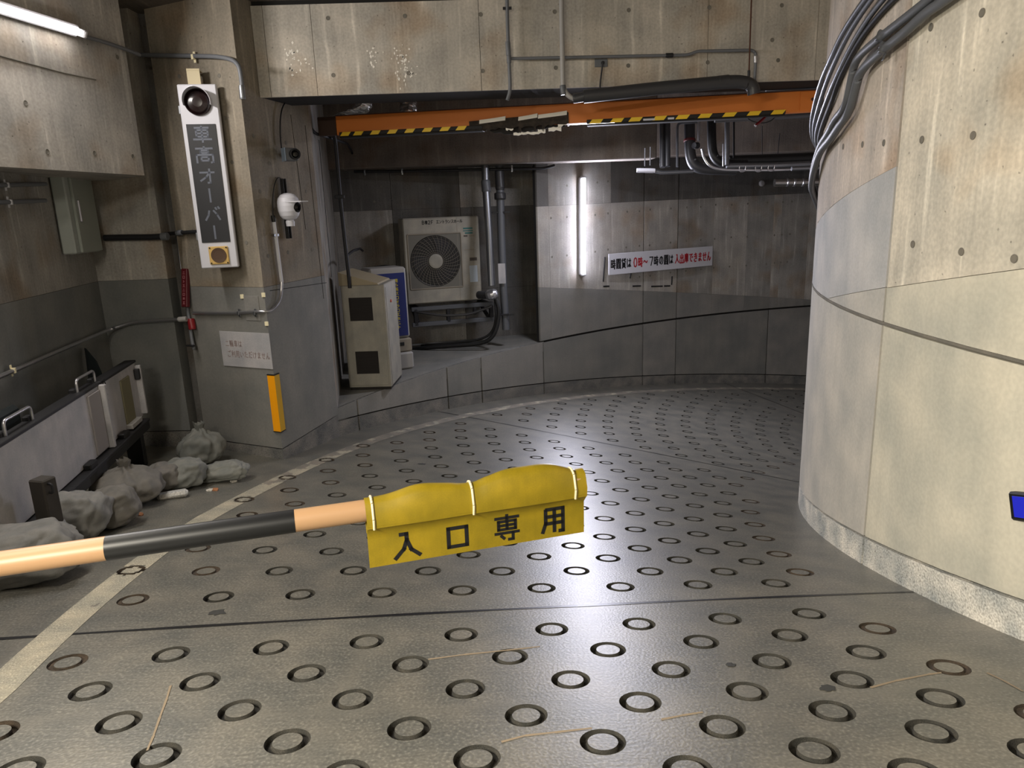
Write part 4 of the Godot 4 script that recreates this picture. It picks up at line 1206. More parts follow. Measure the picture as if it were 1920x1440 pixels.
	for q in [[0.0, 0.095, 0.98, 0.05, "bar"], [0.0, -0.085, 0.98, 0.05, "bar"], [-0.06, 0.0, 0.045, 0.17, "post"], [0.46, 0.0, 0.05, 0.20, "post"], [-0.44, 0.0, 0.05, 0.20, "post"], [0.26, 0.03, 0.04, 0.09, "post"]]:
		s = st(); box(s, Vector3(q[0], q[1], 0), Vector3(q[2], q[3], 0.045), 0.006); put(q[4], s, M.grey_pvc if q[0] == 0.0 else M.dark_steel, br)
	for x in [-0.42, 0.42]:
		s = st(); box(s, Vector3(x, 0.1, -0.2), Vector3(0.045, 0.045, 0.40), 0.005); box(s, Vector3(x, -0.05, -0.2), Vector3(0.04, 0.03, 0.40), 0.004, Transform3D(Basis(Vector3.RIGHT, 0.3), Vector3.ZERO)); put("wall_arm", s, M.dark_steel, br)
	# refrigerant and drain pipes
	var t := pipe("insulated_pipe", "silver jacketed pipe dropping just right of the air conditioner", "pipe", [Vector3(-0.2056, 2.6993, -8.2755), Vector3(-0.2054, 2.2798, -8.2250), Vector3(-0.2094, 1.7403, -8.1454), Vector3(-0.1946, 1.2221, -8.0710), Vector3(-0.1868, 0.6627, -7.9865)], 0.042, M.steel)
	sleeve(t, "coupling", Vector3(-0.2095, 1.8087, -8.1517), Vector3(-0.2059, 1.6831, -8.1418), 0.052, M.grey_pvc)
	s = st(); spin(s, [Vector2(0, -0.07), Vector2(0.04, -0.062), Vector2(0.058, -0.035), Vector2(0.062, 0.0), Vector2(0.058, 0.035), Vector2(0.04, 0.062), Vector2(0, 0.07)], Vector3(-0.1891, 0.5755, -7.9139), Vector3(0.9, 0.2, 0.2), 18); put("elbow", s, M.bright_steel, t)
	s = st(); tube(s, [Vector3(-0.1891, 0.5755, -7.9139), Vector3(-0.2741, 0.5670, -7.9633), Vector3(-0.3367, 0.5613, -8.0339)], 0.045, 12); put("stub", s, M.dark_pvc, t)
	t = pipe("drain_pipe", "dull grey pipe with a white plate at the right end of the recess", "pipe", [Vector3(-0.0491, 2.7096, -8.3809), Vector3(-0.0505, 2.3713, -8.3501), Vector3(-0.0520, 2.0286, -8.3183), Vector3(-0.0593, 1.2126, -8.2230), Vector3(-0.0574, 0.6192, -8.1303), Vector3(-0.0449, 0.1410, -8.1171)], 0.044, M.grey_pvc)
	sleeve(t, "collar", Vector3(-0.0559, 1.9242, -8.2930), Vector3(-0.0554, 1.7044, -8.2705), 0.052, M.dark_pvc)
	sleeve(t, "flange", Vector3(-0.0573, 1.6695, -8.2620), Vector3(-0.0576, 1.5997, -8.2553), 0.066, M.dark_pvc)
	for p in [Vector3(-0.0587, 1.4596, -8.2316), Vector3(-0.0565, 0.3205, -8.0784)]: clip(t, p, Vector3.UP, Vector3.RIGHT, 0.044, M.dark_steel)
	s = st(); box(s, Vector3.ZERO, Vector3(0.082, 0.225, 0.01), 0.002, fr(Vector3(-0.0688, 0.7878, -8.0684), Vector3.RIGHT, Vector3(0.0, 1, 0))); put("white_plate", s, M.dirty_white, t)
	s = st(); spin(s, [Vector2(0.06, 0), Vector2(0.055, 0.02), Vector2(0.02, 0.06), Vector2(0, 0.062)], Vector3(-0.0517, -0.0600, -9.2203), Vector3.UP, 16); put("mortar_foot", s, M.mortar_grey_b, t)
	pipe("flexible_hose", "black hose curving from the air conditioner along the ledge", "hose", [Vector3(-0.1447, 0.5102, -7.9495), Vector3(-0.1128, 0.4045, -7.9238), Vector3(-0.1309, 0.2496, -7.9171), Vector3(-0.1910, 0.0967, -7.9005), Vector3(-0.3157, 0.0219, -7.9338), Vector3(-0.5555, 0.0036, -7.9808), Vector3(-0.9698, -0.0299, -8.0756), Vector3(-1.1693, -0.0597, -8.1712)], 0.024, M.rubber, "", 0.16)
	pipe("flexible_hose", "thin black hose just below the other hose on the ledge", "hose", [Vector3(-0.1582, 0.5104, -8.0524), Vector3(-0.1491, 0.2733, -8.0052), Vector3(-0.2098, 0.1190, -7.9883), Vector3(-0.3598, 0.0464, -8.0118), Vector3(-0.6600, 0.0130, -8.0860), Vector3(-1.0431, -0.0217, -8.1805)], 0.014, M.rubber, "", 0.14)
	pipe("flexible_hose", "dark cable bundle along the top of the bracket beneath the unit", "hose", [Vector3(-1.0543, 0.3992, -7.9946), Vector3(-0.7529, 0.3503, -7.9621), Vector3(-0.4521, 0.3514, -7.9624), Vector3(-0.1951, 0.4423, -7.9330)], 0.014, M.dark_pvc, "", 0.1)
	# vent cabinet
	var o := Vector3(-1.2789, -0.0600, -6.2458)
	var cab := thing("vent_cabinet", "beige steel cabinet with two square black vents on the ledge", "cabinet", fr(o, Vector3(0.3851, 0.0000, 0.0179), Vector3.UP))
	var cw := 0.386
	var chh := 0.945
	var cd := 0.50
	s = st(); box(s, Vector3(0, 0.012, -cd * 0.5), Vector3(cw * 0.96, 0.024, cd * 0.96), 0.002); put("plinth", s, M.mesh_dark, cab)
	s = st(); box(s, Vector3(0, chh * 0.5 + 0.012, -cd * 0.5), Vector3(cw, chh - 0.024, cd), 0.006); put("body", s, M.beige, cab)
	s = st(); box(s, Vector3(-0.008, chh * 0.5 + 0.02, 0.004), Vector3(cw * 0.93, chh - 0.05, 0.010), 0.002); var door := put("door", s, M.beige, cab)
	for q in [[-0.045, 0.735], [-0.028, 0.255]]:
		s = st(); box(s, Vector3(q[0] + 0.02, q[1], 0.0095), Vector3(0.205, 0.205, 0.003), 0.001)
		for i in 14: box(s, Vector3(q[0] + 0.02, q[1] - 0.095 + i * 0.0146, 0.0115), Vector3(0.2, 0.004, 0.003), 0.0)
		put("vent_mesh", s, M.mesh_dark, door)
	s = st(); box(s, Vector3(cw * 0.5 + 0.001, chh * 0.5, -0.04), Vector3(0.004, chh * 0.94, 0.004)); put("side_seam", s, M.beige_dark, cab)
	s = st(); spin(s, [Vector2(0.014, 0), Vector2(0.013, 0.01), Vector2(0, 0.014)], Vector3(cw * 0.5, chh * 0.82, -0.22), Vector3.RIGHT, 14); put("red_button", s, mat(Color(0.75, 0.35, 0.28), 0.4), cab)
	s = st(); prism(s, [Vector2(-cw * 0.5 - 0.012, chh), Vector2(cw * 0.5 - 0.05, chh), Vector2(cw * 0.5 - 0.06, chh + 0.012), Vector2(-cw * 0.5 - 0.012, chh + 0.115)], -cd, -0.002); put("sloping_lid", s, mat(Color(0.62, 0.57, 0.47), 0.6), cab)
	# blue faced machine behind it
	var mo := Vector3(-1.0191, -0.0600, -7.1016)
	var mc := thing("ticket_machine", "grey machine with a blue yellow-lettered front behind the vent cabinet", "machine", fr(mo, Vector3(0.80, 0, -0.42), Vector3.UP).translated_local(Vector3(-0.17, 0, 0)))
	s = st(); box(s, Vector3(0, 0.09, -0.16), Vector3(0.40, 0.18, 0.34), 0.02); put("foot_case", s, M.pale_pvc, mc)
	s = st(); box(s, Vector3(0, 0.25, -0.16), Vector3(0.385, 0.135, 0.32), 0.012); put("slot_case", s, M.beige_dark, mc)
	s = st(); box(s, Vector3(-0.02, 0.265, 0.001), Vector3(0.26, 0.036, 0.01), 0.003); put("slot", s, M.black, mc)
	s = st(); box(s, Vector3(0, 0.675, -0.17), Vector3(0.375, 0.71, 0.30), 0.02); put("upper_case", s, M.pale_pvc, mc)
	s = st(); box(s, Vector3(-0.005, 0.66, -0.018), Vector3(0.345, 0.63, 0.008), 0.003); var bf := put("blue_front", s, M.blue, mc)
	for col in 2:
		for i in 12:
			if col == 0 and i > 6: continue
			s = st(); glyph(s, ["口", "エ", "ホ", "二", "ト", "用", "ル", "高", "ス", "口", "オ", "ラ"][(i + col * 5) % 12], Vector2(0.075 - (1 - col) * 0.14, 0.90 - i * 0.042), 0.036, 0.034, 0.006, -0.0135); put("yellow_mark", s, M.yellow_ink, bf)
	var cv := st()
	tube(cv, [Vector3(-1.4369, 0.9383, -7.3846), Vector3(-1.2802, 0.9557, -7.4403), Vector3(-1.1187, 0.9377, -7.3844), Vector3(-1.0503, 0.9167, -7.2764)], 0.02, 10); put("top_hose", cv, M.rubber, mc, mc.transform.affine_inverse())
	# wiring on the recess side wall
	t = pipe("conduit", "black conduit down the recess side wall toward the cabinet", "conduit", [Vector3(-1.3922, 2.1325, -6.1825), Vector3(-1.4048, 2.0827, -6.2733), Vector3(-1.4051, 1.6237, -6.2647), Vector3(-1.3960, 1.3213, -6.2427), Vector3(-1.3852, 1.0498, -6.2282), Vector3(-1.3846, 0.8648, -6.2347)], 0.016, M.dark_steel)
	s = st(); box(s, Vector3.ZERO, Vector3(0.08, 0.03, 0.05), 0.004, fr(Vector3(-1.4114, 1.6370, -6.2577), Vector3(0.9, 0, -0.4), Vector3.UP)); put("junction", s, M.dark_steel, t)
	pipe("conduit", "black conduit sagging from the beam end into the recess corner", "conduit", [Vector3(-1.5186, 2.3497, -5.7722), Vector3(-1.5123, 2.3022, -5.7606), Vector3(-1.5103, 2.1899, -5.7848), Vector3(-1.4837, 2.1175, -5.9216), Vector3(-1.4248, 2.1101, -6.3314), Vector3(-1.5107, 2.1571, -7.2690), Vector3(-1.6213, 2.1482, -7.9872), Vector3(-1.6537, 1.9537, -8.2281)], 0.012, M.dark_steel)
	t = pipe("conduit", "long level conduit along the lower edge of the second beam", "conduit", [Vector3(-1.6697, 1.9553, -8.2491), Vector3(-1.1001, 1.9409, -8.2456), Vector3(-0.2394, 1.9278, -8.2424), Vector3(0.0693, 1.9227, -8.2412), Vector3(0.4432, 1.9152, -8.2393), Vector3(0.5631, 1.9456, -8.2467)], 0.015, M.dark_steel)
	for p in [Vector3(-1.5472, 1.9499, -8.2272), Vector3(-1.1328, 1.9410, -8.2250), Vector3(0.0870, 1.9266, -8.2215)]: clip(t, p, Vector3.RIGHT, Vector3.UP, 0.015, M.steel)
	pipe("conduit", "second level conduit just above the long one on the deep beam", "conduit", [Vector3(-1.6769, 1.9926, -8.2993), Vector3(-1.1042, 1.9839, -8.2972), Vector3(-0.2391, 1.9707, -8.2940), Vector3(0.3275, 1.9565, -8.2905)], 0.010, M.dark_pvc)
	pipe("conduit", "bent black conduit beside the ticket machine at the recess corner", "conduit", [Vector3(-1.4024, 1.1372, -6.3009), Vector3(-1.4316, 1.1622, -6.7186), Vector3(-1.4907, 1.1532, -7.3339), Vector3(-1.5458, 1.1128, -7.7357)], 0.012, M.dark_steel)

# ================================================================ LEFT SIDE
func sandbag(label: String, at: Vector3, size: Vector3, turn: float, m: Material, sd: int, knot: bool) -> void:
	var t := thing("sandbag", label, "sandbag", Transform3D(Basis(Vector3.UP, turn), at), "sandbags along the left wall")
	var s := st()
	var nz := noise(sd, 1.6, 3)
	var rd := noise(sd + 50, 2.6, 2)
	rd.fractal_type = FastNoiseLite.FRACTAL_RIDGED
	var nu := 56
	var nv := 34
	var g := []
	for j in nv + 1:
		var row := []
		var th := PI * j / nv
		for i in nu:
			var ph := TAU * i / nu
			var d := Vector3(cos(ph) * sin(th), cos(th), sin(ph) * sin(th))
			var q := Vector3(signf(d.x) * pow(absf(d.x), 0.75), signf(d.y) * pow(absf(d.y), 0.85), signf(d.z) * pow(absf(d.z), 0.75))
			var k := 1.0 + nz.get_noise_3dv(d * 0.55) * 0.20 + (rd.get_noise_3dv(Vector3(d.x * 0.5, d.y * 0.35, d.z * 0.5)) - 0.2) * 0.10 + (rd.get_noise_3dv(Vector3(d.x + 5.0, d.y * 0.8, d.z)) - 0.2) * 0.03
			var p := q * k * size * 0.5
			if knot and d.y > 0.3:
				var f := smoothstep(0.3, 1.0, d.y)
				p.x *= lerpf(1.0, 0.45, f); p.z *= lerpf(1.0, 0.45, f)
				var fold := 1.0 + 0.16 * sin(ph * 7.0 + sd) * f
				p.x *= fold; p.z *= fold
			if d.y < 0: p.y *= 0.75
			row.append(p)
		g.append(row)
	s.set_smooth_group(0)
	# rest it on the floor: squash what would be below
	var low := 0.40
	for j in nv:
		for i in nu:
			var P := []
			for e in [[j, i], [j + 1, i], [j + 1, i + 1], [j, i + 1]]:
				var p: Vector3 = g[e[0]][e[1] % nu]
				var yy := p.y + size.y * low
				if yy < 0.0: yy = 0.0
				P.append(Vector3(p.x, yy, p.z))
			quad(s, P[0], P[3], P[2], P[1])
	put("sack", s, m, t)
	if knot:
		var top := size.y * (low + 0.5) * 0.97
		s = st()
		var kn := noise(sd + 9, 3.0, 2)
		for i in 10:
			var a := TAU * i / 10.0
			var l := 0.05 + 0.03 * kn.get_noise_1d(i * 3.1)
			tri(s, Vector3(cos(a) * 0.02, top - 0.02, sin(a) * 0.02), Vector3(cos(a + 0.35) * 0.04, top + l, sin(a + 0.35) * 0.035), Vector3(cos(a + 0.63) * 0.02, top - 0.02, sin(a + 0.63) * 0.02))
			tri(s, Vector3(cos(a + 0.35) * 0.04, top + l, sin(a + 0.35) * 0.035), Vector3(cos(a + 1.0) * 0.038, top + l * 0.8, sin(a + 1.0) * 0.034), Vector3(cos(a + 0.63) * 0.02, top - 0.02, sin(a + 0.63) * 0.02))
		put("gathered_mouth", s, m, t)
		s = st(); var pts := []
		for i in 17: pts.append(Vector3(cos(TAU * i / 16.0) * 0.034, top - 0.025 + 0.004 * sin(i), sin(TAU * i / 16.0) * 0.034))
		tube(s, pts, 0.006, 6, false); put("tie_string", s, M.zip, t)

func build_left_things() -> void:
	var s: SurfaceTool
	# flood panels
	var p0 := Vector2(-2.0, -2.1)
	var p1 := Vector2(-2.486, -4.62)
	var dir2 := (p1 - p0).normalized()
	var dir := Vector3(dir2.x, 0, dir2.y)
	var n := Vector3(-dir.z, 0, dir.x)
	if n.x < 0: n = -n
	var L := p0.distance_to(p1)
	var split := 1.8805
	var base := Vector3(p0.x, 0.0, p0.y)
	var fa := thing("flood_panel", "long white flood barrier panel lying along the left wall", "flood barrier", fr(base + Vector3(0, 0.40, 0), dir, Vector3.UP))
	s = st(); box(s, Vector3((split - 0.6) * 0.5, 0, -0.02), Vector3(split + 0.6, 0.37, 0.04), 0.004); put("sheet", s, M.dirty_white, fa)
	s = st(); box(s, Vector3(split - 0.10, -0.005, 0.004), Vector3(0.17, 0.34, 0.012), 0.003); put("end_plate", s, mat(Color(0.58, 0.56, 0.56), 0.6), fa)
	s = st(); box(s, Vector3(split + 0.005, 0, 0.006), Vector3(0.03, 0.375, 0.06), 0.004); put("end_rail", s, M.dirty_white, fa)
	s = st(); box(s, Vector3((split - 0.6) * 0.5, 0.192, -0.03), Vector3(split + 0.62, 0.016, 0.07), 0.003); put("top_rail", s, M.dark_steel, fa)
	for x in [1.027, 1.831]:
		s = st()
		tube(s, bend([Vector3(x - 0.16, 0.195, -0.03), Vector3(x - 0.16, 0.265, -0.03), Vector3(x + 0.10, 0.265, -0.03), Vector3(x + 0.10, 0.195, -0.03)], 0.03), 0.008, 8)
		put("handle", s, M.bright_steel, fa)
		for hx in [x - 0.16, x + 0.10]:
			s = st(); box(s, Vector3(hx, 0.205, -0.05), Vector3(0.05, 0.03, 0.03), 0.004); put("handle_foot", s, M.dark_steel, fa)
	var fb := thing("flood_panel", "shorter white flood panel end with an olive slot near the pier", "flood barrier", fr(base + Vector3(0, 0.40, 0) + dir * (split + 0.03), dir, Vector3.UP))
	var lb := L - split - 0.03
	s = st(); box(s, Vector3(lb * 0.5, 0, -0.025), Vector3(lb, 0.37, 0.04), 0.004); put("sheet", s, M.dirty_white, fb)
	s = st(); box(s, Vector3(lb * 0.62, -0.02, -0.002), Vector3(lb * 0.26, 0.30, 0.012), 0.004); put("olive_slot", s, mat(Color(0.46, 0.44, 0.34), 0.7), fb)
	s = st(); box(s, Vector3(lb * 0.62, -0.165, 0.01), Vector3(lb * 0.3, 0.03, 0.05), 0.003); put("slot_lip", s, M.pale_pvc, fb)
	s = st(); box(s, Vector3(lb - 0.012, 0.0, 0.0), Vector3(0.024, 0.33, 0.06), 0.003); put("end_rail", s, M.dirty_white, fb)
	s = st(); box(s, Vector3(lb * 0.5, 0.192, -0.03), Vector3(lb, 0.016, 0.07), 0.003); put("top_rail", s, M.dark_steel, fb)
	s = st(); box(s, Vector3(lb - 0.03, 0.11, 0.012), Vector3(0.05, 0.07, 0.03), 0.004); put("latch", s, M.dark_steel, fb)
	# chain hanging over the end
	var chn := thing("chain", "small dark chain hanging over the flood panel edge", "chain", Transform3D())
	s = st()
	var c0 := base + dir * (split + 0.06) + n * 0.012 + Vector3(0, 0.60, 0)
	for i in 9:
		var c := c0 - Vector3(0, 0.017 * i, 0)
		var pts := []
		for k in 9:
			var a := TAU * k / 8
			pts.append(c + (dir if i % 2 == 0 else n) * cos(a) * 0.007 + Vector3(0, sin(a) * 0.012, 0))
		tube(s, pts, 0.0028, 5, false)
	put("links", s, M.dark_steel, chn)
	# black rail under the panels
	var rk := thing("panel_rack", "black steel rack rail carrying the white flood panels", "rack", fr(base, dir, Vector3.UP))
	s = st(); box(s, Vector3(L * 0.5 - 0.3, 0.20, -0.03), Vector3(L + 0.5, 0.022, 0.16), 0.004); put("seat_rail", s, M.dark_steel, rk)
	s = st(); box(s, Vector3(L * 0.5 - 0.3, 0.165, 0.035), Vector3(L + 0.5, 0.05, 0.016), 0.004); put("edge_rail", s, M.black, rk)
	for i in 5:
		var x := -0.2 + i * (L + 0.1) / 4.0
		var wp := base + dir * x
		var fy := fh(atan2(wp.z - AZ, AX - wp.x), Vector2(wp.x - AX, wp.z - AZ).length())
		var hh := 0.19 - fy
		if hh < 0.03: continue
		s = st(); box(s, Vector3(x, fy + hh * 0.5, -0.05), Vector3(0.06, hh, 0.10), 0.004); put("foot", s, M.black, rk)
	for q in [1.536, 2.090]:
		s = st(); box(s, Vector3(q, 0.225, 0.02), Vector3(0.10, 0.035, 0.04), 0.006); put("stop", s, M.black, rk)
	# upright brown post
	var po := thing("stop_post", "dark brown square post with a ring beside the front sandbags", "post", fr(Vector3(-2.0311, 0.2235, -2.8419), Vector3(0.97, 0, 0.25), Vector3.UP))
	s = st(); box(s, Vector3(0, 0.10, -0.03), Vector3(0.078, 0.21, 0.07), 0.006); put("post", s, mat(Color(0.20, 0.18, 0.16), 0.7), po)
	s = st(); box(s, Vector3(-0.06, 0.07, -0.05), Vector3(0.04, 0.15, 0.04), 0.01); put("side_plate", s, M.pale_pvc, po)
	s = st(); tube(s, bend([Vector3(0.039, 0.185, -0.02), Vector3(0.058, 0.185, -0.02), Vector3(0.058, 0.145, -0.02), Vector3(0.039, 0.145, -0.02)], 0.012), 0.005, 8); put("ring", s, M.dark_steel, po)
	# dark supports behind the panels
	var sp := thing("panel_prop", "dark triangular prop leaning on the wall above the far handle", "prop", Transform3D())
	var a0 := Vector3(-2.7974, 0.6945, -4.6086)
	var a1 := Vector3(-2.7931, 0.4839, -4.5852)
	var a2 := Vector3(-2.6563, 0.5264, -4.5040)
	var a3 := Vector3(-2.7043, 0.6186, -4.5442)
	s = st()
	for off in [Vector3.ZERO, Vector3(0.03, 0, 0.03)]:
		tri(s, a0 + off, a1 + off, a2 + off); tri(s, a0 + off, a2 + off, a3 + off)
	var loop := [a0, a3, a2, a1]
	for i in 4: quad(s, loop[i], loop[(i + 1) % 4], loop[(i + 1) % 4] + Vector3(0.03, 0, 0.03), loop[i] + Vector3(0.03, 0, 0.03))
	put("plate", s, mat(Color(0.10, 0.13, 0.14), 0.7), sp)
	var sp2 := thing("panel_prop", "dark folded prop behind the near handle at the left", "prop", Transform3D())
	s = st(); box(s, Vector3.ZERO, Vector3(0.30, 0.16, 0.05), 0.02, fr(Vector3(-2.5359, 0.5143, -3.4015), dir, Vector3.UP)); put("plate", s, mat(Color(0.10, 0.13, 0.14), 0.7), sp2)
	# handrail conduit on the wall
	var t := pipe("conduit", "long shiny conduit sloping across the left wall to the pier", "conduit", [Vector3(-2.5350, 0.7437, -3.2299), Vector3(-2.5886, 0.7442, -3.5229), Vector3(-2.7153, 0.7463, -4.2158), Vector3(-2.8604, 0.7442, -5.0086), Vector3(-2.7749, 0.7703, -5.0413), Vector3(-2.6865, 0.7920, -5.0540), Vector3(-2.5265, 0.7996, -5.0406), Vector3(-2.2889, 0.8053, -5.0208)], 0.0125, M.bright_steel, "", 0.12)
	clip(t, Vector3(-2.6128, 0.7460, -3.6553), dir, Vector3.UP, 0.0125, M.zip)
	sleeve(t, "coupling", Vector3(-2.3483, 0.8030, -5.0257), Vector3(-2.2889, 0.8053, -5.0208), 0.019, M.pale_pvc)
	# electrical box
	var eb := thing("electrical_box", "pale grey electrical box with a door under the overhang", "electrical box", fr(Vector3(-2.7585, 1.5646, -4.7850), Vector3(-0.1004, 0.0016, -0.5486) * Vector3(1, 0, 1), Vector3.UP))
	s = st(); box(s, Vector3(0, 0, -0.04), Vector3(0.42, 0.53, 0.08), 0.008); put("case", s, mat(Color(0.62, 0.64, 0.62), 0.5), eb)
	s = st(); box(s, Vector3(0.03, 0, 0.008), Vector3(0.35, 0.52, 0.018), 0.004); var ed := put("door", s, mat(Color(0.58, 0.60, 0.57), 0.5), eb)
	s = st(); box(s, Vector3(-0.10, 0.0, 0.022), Vector3(0.022, 0.14, 0.014), 0.005); put("handle", s, M.bright_steel, ed)
	s = st(); box(s, Vector3(0.0, 0.20, 0.0185), Vector3(0.10, 0.02, 0.002), 0.0005); put("name_plate", s, M.pale_pvc, ed)
	t = pipe("conduit", "dark conduit from the electrical box across to the pier", "conduit", [Vector3(-2.7900, 1.3859, -5.0526), Vector3(-2.6200, 1.3840, -5.0384), Vector3(-2.4667, 1.3790, -5.0256), Vector3(-2.3435, 1.3821, -5.0153)], 0.021, M.dark_steel)
	sleeve(t, "coupling", Vector3(-2.3781, 1.3811, -5.0182), Vector3(-2.3321, 1.3817, -5.0144), 0.027, M.grey_paint)
	for q in [0, 1]:
		t = pipe("conduit", ["upper level conduit left of the electrical box", "lower level conduit left of the electrical box"][q], "conduit", [[Vector3(-2.6197, 1.6830, -3.6932), Vector3(-2.7587, 1.7233, -4.4528)], [Vector3(-2.6135, 1.5974, -3.6593), Vector3(-2.7511, 1.6262, -4.4114)]][q], 0.012, M.grey_paint)
		clip(t, [Vector3(-2.6713, 1.6973, -3.9749), Vector3(-2.6710, 1.6085, -3.9733)][q], dir, Vector3.UP, 0.012, M.white)
	pipe("conduit", "thin conduit from the tube lamp along the overhang top", "conduit", [Vector3(-2.3291, 2.5003, -4.3123), Vector3(-2.2901, 2.5036, -4.5132), Vector3(-2.2563, 2.4976, -4.6868), Vector3(-2.2367, 2.4900, -4.7875)], 0.011, M.grey_paint)
	# sandbags
	sandbag("pale torn sandbag under the gate arm at the left edge", Vector3(-1.9940, 0.0917, -2.6203), Vector3(0.42, 0.24, 0.30), 0.3, M.bag, 3, false)
	sandbag("crumpled white sandbag showing just above the gate arm", Vector3(-2.0953, 0.0648, -2.8624), Vector3(0.27, 0.17, 0.24), 0.9, M.bag, 14, false)
	sandbag("plump pale grey sandbag right of the brown post", Vector3(-2.0869, 0.0302, -3.1382), Vector3(0.28, 0.24, 0.27), 0.2, M.bag, 5, false)
	sandbag("slumped grey sandbag wedged behind the plump one", Vector3(-2.0280, 0.0035, -3.3340), Vector3(0.23, 0.20, 0.24), 0.7, M.bag_brown, 6, false)
	sandbag("brownish tied sandbag with a gathered knot on top", Vector3(-2.1526, -0.0360, -3.7161), Vector3(0.34, 0.23, 0.32), -0.2, M.bag_brown, 7, true)
	sandbag("small dark sandbag between the knotted one and the flat ones", Vector3(-2.0886, -0.0705, -3.9833), Vector3(0.20, 0.17, 0.22), 0.5, M.bag_brown, 8, false)
	sandbag("greenish grey sandbag lying below the upright one", Vector3(-2.0128, -0.0837, -4.0597), Vector3(0.27, 0.18, 0.24), 0.1, M.bag_green, 9, false)
	sandbag("long flat sandbag pointing toward the lane line", Vector3(-1.8257, -0.1126, -4.2122), Vector3(0.29, 0.13, 0.18), 0.35, M.bag_green, 10, false)
	sandbag("upright grey sandbag at the foot of the pier", Vector3(-2.1455, -0.1418, -4.6598), Vector3(0.28, 0.27, 0.25), 0.0, M.bag_green, 12, true)
